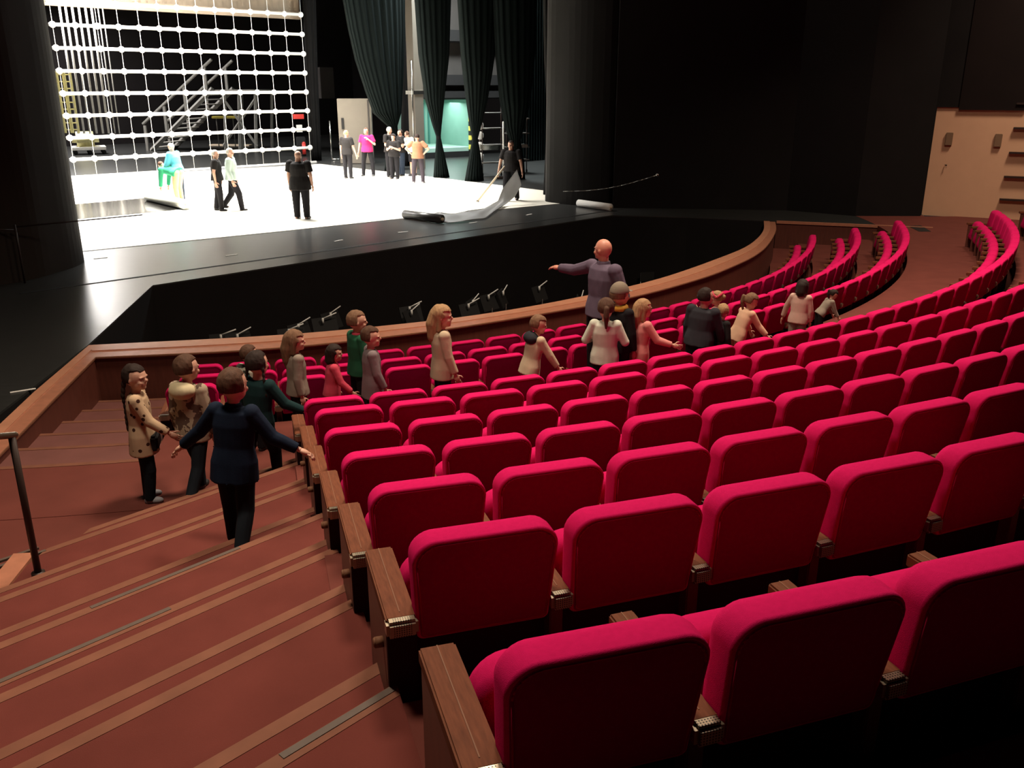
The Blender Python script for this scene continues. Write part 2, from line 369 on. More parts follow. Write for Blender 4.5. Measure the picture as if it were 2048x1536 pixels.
# proscenium column at the right (rounded) and the left one
def rounded(pts, rad, seg=6):
    out = []; n = len(pts)
    for i in range(n):
        p = Vector(pts[i][:2]); a = (Vector(pts[i-1][:2])-p); b = (Vector(pts[(i+1) % n][:2])-p)
        r = min(rad, a.length*.45, b.length*.45); A = p+a.normalized()*r; B = p+b.normalized()*r
        for k in range(seg+1):
            t = k/seg; out.append(tuple(A*(1-t)**2 + p*2*t*(1-t) + B*t*t))
    return out
bm = NB(); prism(bm, rounded([S(7.45, -2.9), S(7.52, -4.3), S(8.2, -5.35), S(9.4, -5.0), S(9.3, -2.6)], .55), -.01, 11); struct('wall_proscenium_right', bm, M['column'])
bm = NB(); prism(bm, rounded([S(-5.64, -1.2), S(-5.64, -3.3), S(-7.3, -4.5), S(-9.0, -4.2), S(-9, -1.2)], .8, 10), -.01, 11); struct('wall_proscenium_left', bm, mat('column_left_paint', (.032, .026, .022), .8, spec=.15))
bm = NB(); strip_wall(bm, [tuple(S(-8.6, -3.6))[:2], tuple(S(-12, -5.5))[:2], tuple(S(-16, -11))[:2]], -.01, 11, .3, 1); struct('wall_left', bm, M['black_wall'])
# cream wall and the dark volumes above it
cw0, cw1 = at_z(1830, 428, -.0), at_z(2046, 440, -.0); cdv = (cw1-cw0).normalized()
cwn = Vector((-cdv.y, cdv.x, 0))
if cwn.dot(Vector((0, 1, 0))) < 0: cwn = -cwn
def at_cream(u, v, off=0.0):
    q = ray(u, v); p0 = cw0 - cwn*off; k = (p0.x*cwn.x+p0.y*cwn.y)/(q.x*cwn.x+q.y*cwn.y); return Vector((0, 0, EYE))+q*k
ztop = at_cream(1920, 218).z
cwe = cw0 + cdv*9
bm = NB(); strip_wall(bm, [tuple(cw0)[:2], tuple(cwe)[:2]], -.02, 6.5, .3, 1 if cwn.dot(Vector((-cdv.y, cdv.x, 0))) > 0 else -1); struct('wall_cream', bm, M['cream'])
def cream_box(u0, u1, z0, z1, dep, name, m, back=0.0):
    a = at_cream(u0, 300); b = at_cream(u1, 300)
    q = [a+cwn*back, b+cwn*back, b-cwn*dep, a-cwn*dep]
    bm = NB(); prism(bm, [tuple(p)[:2] for p in q], z0, z1); return bm
struct('wall_balcony_front', cream_box(1905, 2036, ztop-.02, 11, .08, '', None, .1), M['brown_wall'])
struct('wall_upper_right', cream_box(1700, 1905, ztop+.04, 11, .05, '', None, .1), M['black_wall'])
struct('wall_side_right', cream_box(1846, 1862, 0, ztop+.1, .12, '', None, .1), M['black_wall'])
for (u, v) in ((1898, 278), (1996, 281)):
    p = at_cream(u, v, .04); t = tag(obj('wall_box', box(NB(), (0, 0, 0), (.17, .08, .32), 0, .012), mat('tan_plastic', (.20, .11, .06), .6)),
        'small brown box high on the cream wall, %s' % ('left of two' if u < 1950 else 'right of two'), 'wall box')
    t.location = p; t.rotation_euler = (0, 0, math.atan2(cdv.y, cdv.x))
p = at_cream(1890, 330, .02); t = tag(obj('wall_hook', ball(tube(NB(), (0, 0, 0), (0, -.06, 0), .012), (0, -.07, 0), .02), M['dark_metal']), 'tiny dark hook on the cream wall below the left box', 'hook'); t.location = p
for k, (u, v) in enumerate(((2033, 207), (2027, 256), (2018, 305), (2008, 353), (1999, 398))):
    a = at_cream(u, v); b = a + cdv*2.6
    bm = NB(); box(bm, (a+b)/2 - cwn*.06, ((b-a).length, .12, .045), math.atan2(cdv.y, cdv.x)); struct('wall_slat', bm, M['dark_metal'])
# a dim lit doorway in the black wall
def at_wall(u, v, A, B, off=0):
    t = (B-A).normalized(); n = Vector((-t.y, t.x, 0)); p0 = A+n*off
    q = ray(u, v); k = (p0.x*n.x+p0.y*n.y)/(q.x*n.x+q.y*n.y); return Vector((0, 0, EYE))+q*k, t, n
WA, WB = S(11.28, -8.91), S(11.56, -10.75)
pA, wt, wn = at_wall(1676, 237, WA, WB); pB, _, _ = at_wall(1711, 238, WA, WB); pC, _, _ = at_wall(1700, 330, WA, WB)
if wn.dot(-pA) < 0: wn = -wn
mid = (pA+pB)/2; wdt = (pB-pA).length
d = thing('door_1', 'dimly lit grey doorway high in the black right wall', 'doorway', (mid.x, mid.y, pC.z)); d['kind'] = 'structure'
rz = math.atan2(wt.y, wt.x)
bm = NB(); box(bm, wn*.03 + Vector((0, 0, (pA.z-pC.z)/2)), (wdt, .04, pA.z-pC.z), rz); obj('door_leaf', bm, mat('grey_door', (.30, .28, .25), .7), d)
bm = NB(); box(bm, wn*.18 + Vector((0, 0, pA.z-pC.z+.12)), (wdt+.5, .36, .22), rz); obj('door_head', bm, M['black_wall'], d)
lp = bpy.data.lights.new('door_lamp', 'POINT'); lp.energy = 2.2; lp.color = (1, .97, .9); lp.shadow_soft_size = .05
lo = bpy.data.objects.new('door_lamp', lp); COL.objects.link(lo); lo.location = pB + wn*.22 + Vector((0, 0, -.05)) - wt*.05
bm = NB(); q = [at_z(1816, 452, .003), at_z(1842, 451, .003), at_z(1862, 463, .003), at_z(1838, 463, .003)]; prism(bm, [tuple(p)[:2] for p in q], 0, .006)
tag(obj('floor_hatch', bm, M['black']), 'dark hatch in the aisle floor before the cream wall', 'hatch')
# ceiling and outer shell
bm = NB(); box(bm, (2, 20, 11.2), (70, 90, .2)); struct('ceiling', bm, M['black'])
bm = NB(); strip_wall(bm, [tuple(S(26, -3.2))[:2], tuple(S(26, 33))[:2], tuple(S(-16, 33))[:2], tuple(S(-16, -3.2))[:2]], 0, 11.1, .3, -1); struct('wall_stage_house', bm, M['black_wall'])

# ------------------------------------------------------------------ seats
def rrect(wt_, wb_, h, r, inset, seg=6):
    """outline, bottom at z=0; top corners round r, bottom corners rounder"""
    pts = []; i = inset
    cs = [(wt_/2-i, h-i, r-i*.6, 0), (-(wt_/2-i), h-i, r-i*.6, 90), (-(wb_/2-i), i, r*.3-i*.2, 180), (wb_/2-i, i, r*.3-i*.2, 270)]
    for cx, cz, rr, a0 in cs:
        rr = max(rr, .006); sx = 1 if cx > 0 else -1; sz = 1 if cz > h/2 else -1
        for k in range(seg+1):
            a = R_(a0+90*k/seg); pts.append((cx-sx*rr+rr*math.cos(a), cz-sz*rr+rr*math.sin(a)))
    return pts
def slab(wt_, wb_, h, t, r, e, lean=0, crown=0, hi_seg=6, er=None, rb=None):
    er = er or e
    bm = NB(); prof = []
    for k in range(5):
        a = R_(90*k/4); prof.append((er*(1-math.sin(a)), -t/2+er*(1-math.cos(a))))
    for k in range(5):
        a = R_(90*k/4); prof.append((e*(1-math.cos(a)), t/2-e*(1-math.sin(a))))
    rings = []
    for ins, y in prof:
        rings.append([bm.verts.new((x, y + lean*(1-z/h), z + crown*(1-(2*x/wt_)**2)*(z/h))) for x, z in rrect(wt_, wb_, h, r, ins, hi_seg)])
    n = len(rings[0])
    for a, b in zip(rings, rings[1:]):
        for k in range(n): bm.faces.new((a[k], a[(k+1) % n], b[(k+1) % n], b[k]))
    for R0, s in ((rings[0], -1), (rings[-1], 1)):
        c = sum((v.co for v in R0), Vector())/n + Vector((0, s*.012, 0)); cv = bm.verts.new(c)
        mid_ = [bm.verts.new(v.co.lerp(c, .35) + Vector((0, s*.003, 0))) for v in R0]
        for k in range(n):
            bm.faces.new((R0[k], R0[(k+1) % n], mid_[(k+1) % n], mid_[k])); bm.faces.new((mid_[k], mid_[(k+1) % n], cv))
    return bm
BACK_H = .39
def mk_back(parent):
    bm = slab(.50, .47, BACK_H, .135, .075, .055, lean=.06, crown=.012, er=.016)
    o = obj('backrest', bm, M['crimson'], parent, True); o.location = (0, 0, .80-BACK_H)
    o.data.materials.append(M['crimson_shaded'])
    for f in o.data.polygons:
        if f.normal.y < -.93: f.material_index = 1  # rear faces get the crimson with shade painted in
    bm = NB(); out = rrect(.50, .47, BACK_H, .075, .017, 6); n = len(out)
    cr = lambda x, z: (x, -.0675 + .06*(1-z/BACK_H), z + .012*(1-(2*x/.50)**2)*(z/BACK_H))
    for k in range(n): tube(bm, cr(*out[k]), cr(*out[(k+1) % n]), .0032, seg=6)
    q = obj('piping', bm, M['piping'], o, True)
    return o
def mk_cushion(parent):
    bm = slab(.475, .46, .37, .16, .10, .06, lean=.08, crown=.012)
    o = obj('seat_cushion', bm, M['crimson'], parent, True); o.location = (0, .29, .190)
    return o
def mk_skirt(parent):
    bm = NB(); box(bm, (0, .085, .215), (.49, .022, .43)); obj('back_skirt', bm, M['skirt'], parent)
def mk_arm(parent, x, wide=False, panel_z=0.0):
    wd = .104 if wide else .078
    bm = NB(); box(bm, (0, .235, .492), (wd, .49, .046), 0, .006)
    a = obj('armrest', bm, M['wood'], parent); a.location = (x, 0, 0)
    bm = NB(); box(bm, (0, .25, .5155), (.0035, .45, .0015)); obj('inlay', bm, M['wood_pale'], a)
    bm = NB(); box(bm, (0, .003, .483), (wd+.004, .062, .062), 0, .011); c = obj('vent_cap', bm, M['perf'], a, False)
    c.location = (0, -.012, 0)
    bm = NB()
    if wide:
        box(bm, (0, .235, .2349), (wd-.004, .44, .4698), 0, .004); p = obj('end_panel', bm, M['wood_side'], parent)
        p.location = (x, 0, 0)
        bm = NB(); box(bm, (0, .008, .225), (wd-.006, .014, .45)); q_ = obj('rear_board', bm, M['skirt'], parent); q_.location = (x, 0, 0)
        bm = NB(); tube(bm, (-.05, .10, .36), (-.078, .10, .36), .020, seg=16); tube(bm, (-.078, .10, .36), (-.084, .10, .36), .020, .015, seg=16); k = obj('knob', bm, M['wood_pale'], p, True)
    else:
        box(bm, (0, .235, .2349), (.05, .42, .4698), 0, .004); p = obj('support_panel', bm, M['wood_panel'], parent); p.location = (x, 0, 0)
def mk_seat(kind):
    t = thing('theatre_seat', 'crimson seat', 'theatre seat')
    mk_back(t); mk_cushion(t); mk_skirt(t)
    mk_arm(t, -.275 - (.012 if kind == 'first' else 0), kind == 'first')
    if kind == 'last': mk_arm(t, .275, False)
    return t
def copy_tree(o, parent=None):
    c = o.copy(); COL.objects.link(c)
    if parent: c.parent = parent
    for ch in list(o.children): copy_tree(ch, c)
    return c
ORD = ['first', 'second', 'third', 'fourth', 'fifth', 'sixth', 'seventh', 'eighth', 'ninth', 'tenth', 'eleventh', 'twelfth', 'thirteenth', 'fourteenth', 'fifteenth', 'sixteenth', 'seventeenth', 'eighteenth', 'nineteenth', 'twentieth', 'twenty-first', 'twenty-second', 'twenty-third', 'twenty-fourth', 'twenty-fifth', 'twenty-sixth', 'twenty-seventh', 'twenty-eighth', 'twenty-ninth', 'thirtieth', 'thirty-first', 'thirty-second', 'thirty-third', 'thirty-fourth']
protos = {}
for n, r, top, a0, wd in ROWS:
    step = math.degrees(.55/r)
    if a0 is None: a0 = {'a1': 11.75, 'a2': 12.27, 'a3': 12.3}[n]; end = {'a1': 74.0, 'a2': 74.6, 'a3': 75.3}[n]
    else: end = 72.8
    cnt = int(round((end-a0)/step))+1
    for i in range(cnt):
        an = a0 + i*step
        vis = False
        for zz in (top, FL[n]+.3):
            for da in (-.3, .3):
                pr = proj(P(r, an+da*step, zz))
                if pr and -40 < pr[0] < (2420 if n == 'b7' else 2120) and pr[1] < 1900: vis = True
        if not vis: continue
        kind = 'first' if i == 0 else 'last' if i == cnt-1 else 'mid'
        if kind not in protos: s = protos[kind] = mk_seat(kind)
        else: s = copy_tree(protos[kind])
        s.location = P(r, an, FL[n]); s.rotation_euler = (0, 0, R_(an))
        extra = ', with walnut end panel at the stairs' if kind == 'first' and n[0] == 'b' else ''
        s['label'] = ('crimson upholstered seat, %s from the left in the %s' % (ORD[i], wd)) if not extra else 'crimson seat with walnut end panel at the stairs, %s' % wd
        s['group'] = 'crimson seats in the ' + wd

# ------------------------------------------------------------------ things on and behind the stage
gA, gB = S(.09, 14.15), S(10.06, 13.72); gt = (gB-gA).normalized()
gz = [.66 + .7775*k for k in range(8)]; gs = [.12 + .763*k for k in range(14)]
g = thing('grid_screen', 'tall white grid of horizontal rods with round knobs and thin wires across the stage', 'grid screen', gA, math.atan2(gt.y, gt.x))
for k, z in enumerate(gz):
    bm = NB(); tube(bm, (0, 0, z), (10.12, 0, z), .060, seg=10); rod = obj('rod', bm, M['white'], g, True)
    bs = NB(); extra = False
    for i, s in enumerate(gs):
        if k == 7 and i < 6: ball(bs, (s, 0, z), .115); extra = True; continue
        if k == 6 and i < 2: ball(bs, (s, 0, z), .115); extra = True; continue
        bm = NB(); ball(bm, (s, 0, z), .115); obj('knob', bm, M['white'], rod, True)
    if extra:
        o = obj('knob', bs, M['white'], rod, True, kind='stuff')
    else: bs.free()
for s in gs:
    bm = NB(); tube(bm, (s, .0, 0), (s, 0, 7.2), .010, seg=8); obj('wire', bm, M['white'], g, True)
bm = NB(); box(bm, (4.2, 0, .04), (12.2, .12, .07)); obj('bottom_rail', bm, mat('pale_grey_paint', (.55, .53, .50), .5), g)

def wavy(bm, A, B, z0, z1, amp, waves, n=120, th=.02, rows=6):
    A, B = Vector(A), Vector(B); t = (B-A); t.z = 0; L = t.length; t.normalize(); nn = Vector((-t.y, t.x, 0)); vs = []
    for j in range(rows+1):
        z = z0+(z1-z0)*j/rows; r = []
        for i in range(n+1):
            u = i/n; o = amp*math.sin(u*waves*2*PI + .6*math.sin(j*.7+u*9)) ; p = Vector((A.x, A.y, 0))+t*L*u+nn*o
            r.append(bm.verts.new((p.x, p.y, z)))
        vs.append(r)
    fs = []
    for j in range(rows):
        for i in range(n): fs.append(bm.faces.new((vs[j][i], vs[j][i+1], vs[j+1][i+1], vs[j+1][i])))
    bmesh.ops.solidify(bm, geom=fs, thickness=th)
    return bm
a, b = at_d(60, 9, 15.2), at_d(600, 39, 15.2); zb = (a.z+b.z)/2
bd_ = thing('border_curtain', 'beige border cloth hanging across the top behind the white grid', 'curtain', (a.x, a.y, zb))
la = lambda p: Vector(p)-Vector((a.x, a.y, zb))
bm = NB(); wavy(bm, la(a), la(b), .28, 4.0, .05, 34); obj('cloth', bm, M['border'], bd_, True)
bm = NB(); t = (b-a); t.z = 0
box(bm, Vector((t.x/2, t.y/2, .14)), (t.length, .16, .28), math.atan2(t.y, t.x)); obj('hem_pocket', bm, mat('hem_cloth', (.30, .23, .17), .9), bd_)

def drape(label, rows, d, m='drape', folds=9, depth=.38, group=None, tail=None):
    """gathered leg drape: rows of (v, left u, right u) seen on the upright plane d"""
    pts = []
    for v, l, r in rows:
        L, R = at_d(l, v, d), at_d(r, v, d); pts.append(((L+R)/2, (R-L).length/2))
    z_top = 9.5; c0, w0 = pts[0]; c1, w1 = pts[1]
    k = min(2.2, (z_top-c0.z)/max(.1, c0.z-c1.z)); pts.insert(0, (Vector((c0.x, c0.y, z_top)), w0+(w0-w1)*k*.7))
    base = Vector((pts[-1][0].x, pts[-1][0].y, 0)); pts[-1] = (base.copy(), pts[-1][1])
    o = thing('leg_drape', label, 'curtain', base, 0, group)
    bm = NB(); N = folds*8; rings = []
    sub = []
    for (ca, wa), (cb, wb) in zip(pts, pts[1:]):
        for q in range(5): f = q/5; f2 = f*f*(3-2*f) if False else f; sub.append((ca.lerp(cb, f2), wa+(wb-wa)*f2))
    sub.append(pts[-1])
    for c, wd in sub:
        r = []
        for i in range(N):
            ph = 2*PI*i/N; am = 1+.16*math.cos(folds*ph*1.0)*min(1, .25/wd if wd > .25 else 1)
            dp = min(depth, .03+wd*.60)
            p = c + Vector((ST.x, ST.y, 0))*wd*math.cos(ph) + Vector((SN.x, SN.y, 0))*dp*math.sin(ph)*am
            p += Vector((SN.x, SN.y, 0))*min(.035, wd*.2)*math.cos(folds*2*ph)
            r.append(bm.verts.new(p-base))
        rings.append(r)
    for x, y in zip(rings, rings[1:]):
        for i in range(N): bm.faces.new((x[i], x[(i+1) % N], y[(i+1) % N], y[i]))
    bm.faces.new(rings[0]); bm.faces.new(rings[-1])
    obj('cloth', bm, M[m], o, True)
    if tail:
        c = at_d(tail[0], tail[1], d)-base; bm = NB()
        bmesh.ops.create_cone(bm, cap_ends=True, segments=16, radius1=tail[2], radius2=tail[2], depth=.10, matrix=Matrix.Translation(c)); obj('tie', bm, M['drape_black'], o)
    return o
DG = 'dark drapes gathered up in the right wing'
drape('wide dark drape swept up to a point behind the talking group', [(0, 687, 808), (60, 698, 808), (120, 712, 806), (180, 732, 803), (226, 750, 799), (252, 777, 793), (300, 775, 796), (340, 772, 800)], 8.2, folds=14, group=DG, tail=(785, 256, .17))
drape('dark drape tied at mid height, first right of the talking group', [(0, 833, 898), (109, 841, 894), (200, 854, 885), (250, 867, 881), (274, 874, 880), (300, 873, 885), (355, 870, 896)], 4.7, group=DG, tail=(877, 275, .09))
drape('dark drape tied low, second right of the talking group', [(0, 919, 994), (109, 926, 985), (200, 936, 971), (250, 942, 960), (277, 946, 954), (300, 943, 957), (363, 933, 964)], 2.9, group=DG, tail=(950, 278, .08))
drape('dark drape hanging behind the man with the grey sheet', [(0, 990, 1070), (109, 995, 1066), (200, 1004, 1056), (255, 1014, 1044), (280, 1022, 1038), (320, 1018, 1044), (345, 1016, 1046)], 2.3, group=DG, tail=(1030, 280, .10))
drape('narrow dark drape close beside the right stage column', [(0, 1089, 1104), (120, 1091, 1104), (220, 1096, 1103), (300, 1093, 1102), (382, 1089, 1102)], -1.9, m='drape_black', folds=4, depth=.2)
drape('straight black drape between the swept drape and grey pillar', [(0, 806, 829), (130, 806, 829), (270, 805, 828), (338, 805, 828)], 9.6, m='drape_black', folds=5)
drape('straight black drape at the right end of the white grid', [(0, 606, 630), (150, 613, 634), (322, 624, 642)], 14.6, m='drape_black', folds=6)
bm = NB(); wavy(bm, at_z(1036, 324), at_z(1116, 317), 0, 10, .10, 16, n=160); tag(obj('side_drape', bm, M['drape'], smooth=True), 'flat dark green curtain closing the right wing behind the racks', 'curtain')

# far backstage
def plane_box(u0, u1, vb, vt, th, m, name, parent=None, label=None, cat=None, group=None):
    A, B = at_z(u0, vb), at_z(u1, vb); t = (B-A).normalized(); nn = Vector((-t.y, t.x, 0))
    q = ray((u0+u1)/2, vt); k = (A.x*nn.x+A.y*nn.y)/(q.x*nn.x+q.y*nn.y); h = EYE+q.z*k
    o = thing(name, label, cat, (A+B)/2, math.atan2(t.y, t.x), group)
    return o, (B-A).length, h, math.atan2(t.y, t.x)
o, wd_, h_, _ = plane_box(682, 748, 327, 197, .2, None, 'scenery_flat', None, 'tall beige panel with a dark slot behind the stagehands', 'panel')
bm = NB(); box(bm, (0, 0, h_/2), (wd_, .25, h_), 0, .02); obj('panel', bm, M['beige'], o)
bm = NB(); box(bm, (-wd_*.36, -.15, h_*.62), (.10, .06, h_*.17)); obj('slot_handle', bm, M['black'], o)
bm = NB(); box(bm, (wd_*.42, -.14, h_*.5), (.07, .03, h_*.96)); obj('edge_strip', bm, M['grey_wall'], o)
o = thing('pillar', 'grey pillar rising behind the brown-shirted man', 'pillar', at_z(836, 337)); 
bm = NB(); box(bm, (0, 0, 5), (.44, .44, 10), SA); obj('shaft', bm, M['beige'], o)
bm = NB(); box(bm, (0, 0, 3.0), (.62, .5, .14), SA); obj('bracket', bm, M['chrome'], o)
bm = NB(); tube(bm, (-.1, -.3, .5), (-.1, -.3, 4.2), .03); obj('conduit', bm, M['chrome'], o, True)
# teal lit room
A, B = at_z(846, 317), at_z(944, 312); t = (B-A).normalized(); nn = Vector((-t.y, t.x, 0)); L = (B-A).length
q = ray(895, 200); k = (A.x*nn.x+A.y*nn.y)/(q.x*nn.x+q.y*nn.y); H = EYE+q.z*k
tr_ = thing('lit_room', 'bright teal lit loading room seen between two tied drapes', 'room', (A+B)/2, math.atan2(t.y, t.x))
hw = L/2
for nm, c, sz in (('back_panel', (0, 3.2, H/2), (L, .1, H)), ('side_panel', (-hw, 1.6, H/2), (.1, 3.2, H)), ('side_panel', (hw, 1.6, H/2), (.1, 3.2, H)), ('roof_panel', (0, 1.6, H+.05), (L+.2, 3.3, .1))):
    obj(nm, box(NB(), c, sz), M['teal'], tr_)
obj('raised_floor', box(NB(), (0, 1.6, .22), (L, 3.3, .44)), mat('pale_teal_floor', (.30, .45, .38), .6), tr_)
obj('kick_board', box(NB(), (0, -.1, .13), (L+.1, .06, .26)), M['black'], tr_)
for x in (-.25, .35, .55): obj('door_seam', box(NB(), (hw*x, 3.1, H/2), (.07, .06, H*.86)), mat('dark_teal', (.05, .18, .16), .7), tr_)
st_ = thing('warning_post', 'yellow and black striped post at the right of the teal room', 'post', B+t*-.12-nn*.2, math.atan2(t.y, t.x))
for i in range(8):
    obj('band', box(NB(), (0, 0, .3+i*(H-.9)/8+.15), (.26, .18, (H-.9)/8)), M['yellow'] if i % 2 == 0 else M['black'], st_)
l_ = bpy.data.lights.new('room_light', 'AREA'); l_.energy = 140; l_.size = 2.5; l_.color = (.85, 1, .95)
o = bpy.data.objects.new('room_light', l_); COL.objects.link(o); o.location = (A+B)/2 + nn*1.3 + Vector((0, 0, H-.15))
# wall above that room with ducts
bm = NB(); c = (A+B)/2 + nn*.05; box(bm, c + Vector((0, 0, H+.12+(10-H)/2)), (L+3.4, .2, 10-H), math.atan2(t.y, t.x)); struct('wall_wing_right', bm, M['grey_wall'])
for i, (v0, v1) in enumerate(((62, 86), (150, 172), (182, 197))):
    z0 = EYE + ray(912, v1).z*((A.x*nn.x+A.y*nn.y)/(ray(912, v1).x*nn.x+ray(912, v1).y*nn.y)); z1 = EYE + ray(912, v0).z*((A.x*nn.x+A.y*nn.y)/(ray(912, v0).x*nn.x+ray(912, v0).y*nn.y))
    o = tag(obj('duct', box(NB(), (0, 0, 0), (L+3, .7, z1-z0), 0, .04), M['black']), 'dark duct high above the teal room, %s of three' % ('topmost', 'middle', 'lowest')[i], 'duct', 'ducts above the teal room')
    o.location = c - nn*.5 + Vector((0, 0, (z0+z1)/2)); o.rotation_euler = (0, 0, math.atan2(t.y, t.x))
# hanging white pipes, left behind the grid
for i, u in enumerate((112, 124, 137, 150, 163, 175, 188, 197)):
    a, b = at_d(u, 12, 25), at_d(u+(266-12)*(.19-.0002*u*.6), 267, 25)
    bm = NB(); c = Vector((b.x, b.y, b.z)); tube(bm, (0, 0, 0), (0, 0, a.z-b.z), .055 if i < 6 else .03, seg=8)
    o = tag(obj('hanging_pipe', bm, M['white'], smooth=True), 'long white pipe hanging behind the grid, %s from the left' % ORD[i], 'pipe', 'white pipes hanging at the left'); o.location = c
for i, u in enumerate((121, 133)):
    b = at_d(u+18, 266, 21); a = at_d(u, 142, 21); o = thing('ladder', 'pale yellow ladder at the left edge, %s of two' % ('nearer the column' if i == 0 else 'further from the column'), 'ladder', b)
    h = a.z-b.z
    for sx in (-.16, .16): obj('stile', box(NB(), (sx, 0, h/2), (.07, .06, h), 0), M['yellow_pale'], o)
    for j in range(9): obj('rung', box(NB(), (0, 0, h*(j+.5)/9), (.3, .04, .05)), M['yellow_pale'], o)
# draped trolley
A, B = at_z(146, 309), at_z(213, 307); t = (B-A).normalized()
o = thing('trolley', 'low trolley draped in pale cloth, left behind the grid', 'trolley', (A+B)/2, math.atan2(t.y, t.x)); L = (B-A).length
bm = NB(); box(bm, (-.12, 0, .72), (L*.80, 1.2, .72), 0, .22); obj('dust_cover', bm, M['yellow_pale'], o, True)
obj('deck', box(NB(), (0, 0, .30), (L, 1.25, .16), 0, .02), M['white'], o)
for x in (-.42, .0, .42):
    for y in (-.5, .5): bm = NB(); tube(bm, (L*x, y-.04, .11), (L*x, y+.04, .11), .11, seg=14); obj('wheel', bm, M['black'], o, True)
# stair unit
b0 = at_z(296, 301); o = thing('stair_unit', 'grey timber scenery staircase with handrails far behind the grid', 'staircase', b0, R_(-12))
for k in range(12):
    obj('tread', box(NB(), (.55+k*.30, .9, .16+k*.24), (.42, 2.1, .05)), mat('tread_%d' % k, (.30, .28, .25), .7) if k == 0 else bpy.data.materials['tread_0'], o)
for y in (-.15, 1.95):
    bm = NB(); tube(bm, (.3, y, .0), (4.2, y, 3.1), .13, seg=4); obj('stringer', bm, M['grey_wood'], o)
    bm = NB(); tube(bm, (.0, y, 1.35), (4.3, y, 4.5), .075, seg=6); obj('handrail', bm, M['grey_wood'], o)
    for k in range(4):
        bm = NB(); x = .1+k*1.25; box(bm, (x, y, .55+x*.78), (.14, .1, 1.3)); obj('post', bm, M['grey_wood'], o)
obj('landing', box(NB(), (5.4, .9, 3.0), (2.2, 2.1, .12)), M['grey_wood'], o)
for x in (4.5, 5.3, 6.2):
    for y in (0, 1.8): bm = NB(); tube(bm, (x, y, 0), (x+.25, y, 3.0), .08, seg=4); obj('leg', bm, M['grey_wood'], o)
bm = NB(); tube(bm, (4.4, 0, .3), (6.4, 0, 2.6), .07, seg=4); tube(bm, (6.3, 0, .3), (4.6, 0, 2.7), .07, seg=4); obj('brace', bm, M['grey_wood'], o)
# yellow trestle
b0 = at_z(462, 296); o = thing('trestle_table', 'yellow topped trestle table with thin legs far behind the grid', 'table', b0, R_(10))
obj('table_top', box(NB(), (0, 0, 1.62), (1.65, .5, .12), 0, .02), M['yellow'], o)
for x in (-.62, -.2, .25, .65):
    bm = NB(); tube(bm, (x, 0, 0), (x, 0, 1.56), .03, seg=6); obj('leg', bm, M['grey_wood'], o)
o = tag(obj('board', box(NB(), (0, 0, .03), (2.4, .5, .06)), M['pale_wood']), 'pale board on the floor below the yellow trestle', 'board'); o.location = at_z(462, 291); o.rotation_euler = (0, 0, R_(-8))
b0 = at_z(604, 312); o = thing('fire_point', 'red fire extinguisher cabinet beside the right end of the grid', 'fire extinguisher', b0, R_(20))
obj('cabinet', box(NB(), (0, 0, .45), (.4, .3, .9), 0, .02), M['black'], o)
bm = NB(); tube(bm, (.1, -.2, .1), (.1, -.2, .6), .09, seg=12); ball(bm, (.1, -.2, .6), .09); obj('cylinder', bm, M['red'], o, True)
obj('notice', box(NB(), (-.05, -.17, 1.3), (.28, .02, .34)), M['white'], o)
bm = NB(); box(bm, (-.05, -.15, 1.85), (.5, .12, .22)); obj('alarm_box', bm, M['red'], o)
# backstage wall clutter: grey cabinet seen right of the grid
A = at_d(648, 195, 22); o = tag(obj('wall_cabinet', box(NB(), (0, 0, 0), (.95, .3, 1.75), SA, .02), M['grey_wall']), 'grey cabinet high on the dark wall right of the grid', 'cabinet'); o.location = at_d(652, 166, 26)
bm = NB(); a, b = at_z(658, 309), at_d(654, 248, 14.5)
o = thing('pipe_frame', 'thin pale pipe frame left of the beige panel', 'frame', at_z(664, 321))
bm = NB(); tube(bm, (0, 0, .05), (0, 0, 1.75), .03, seg=8); tube(bm, (0, 0, .05), (.5, .35, .05), .03, seg=8); obj('pipe', bm, M['chrome'], o, True)
# racks in the right wing
b0 = at_z(1003, 357); 
def rack(name, label, u, v, wdt, hgt, levels, m):
    o = thing(name, label, 'rack', at_z(u, v), R_(20), None)
    for x in (-wdt/2, wdt/2):
        bm = NB(); tube(bm, (x, 0, .12), (x, 0, hgt), .02, seg=8); obj('post', bm, m, o, True)
        bm = NB(); tube(bm, (x-.02, 0, .06), (x+.02, 0, .06), .06, seg=12); obj('caster', bm, M['black'], o, True)
    for z in levels: obj('shelf', box(NB(), (0, 0, z), (wdt+.08, .4, .035)), M['metal'], o)
    return o
r1 = rack('rolling_rack', 'black rolling rack with thin shelves left of the grey-sheet man', 984, 352, .75, 2.75, (.5, 1.15, 1.75, 2.3), M['dark_metal'])
r2 = rack('rolling_rack', 'tall rolling rack behind the man with the grey sheet', 1033, 345, .85, 2.05, (.5, .98, 1.5, 2.05), M['dark_metal'])
obj('tray', box(NB(), (-.1, 0, 1.05), (.6, .42, .16), 0, .02), M['chrome'], r1); obj('tray', box(NB(), (.1, 0, 1.02), (.6, .42, .13), 0, .02), M['chrome'], r2)
bm = NB(); tube(bm, (0, 0, .1), (0, 0, 2.0), .035, seg=10); tube(bm, (0, 0, 2.0), (.28, .1, 2.05), .035, seg=10); ball(bm, (0, 0, 2.0), .04)
o = thing('hook_stand', 'pale upright pole stand with bent top in the right wing', 'stand', at_z(1007, 358)); obj('pole', bm, M['white'], o, True)
obj('foot', box(NB(), (0, 0, .05), (.5, .12, .1), 0, .02), M['dark_metal'], o)
o = thing('cable_tree', 'white coils hung on a black upright beside the low-tied drape', 'cable rack', at_z(961, 345))
bm = NB(); tube(bm, (0, 0, 0), (0, 0, 2.9), .05, seg=8); obj('upright', bm, M['dark_metal'], o, True)
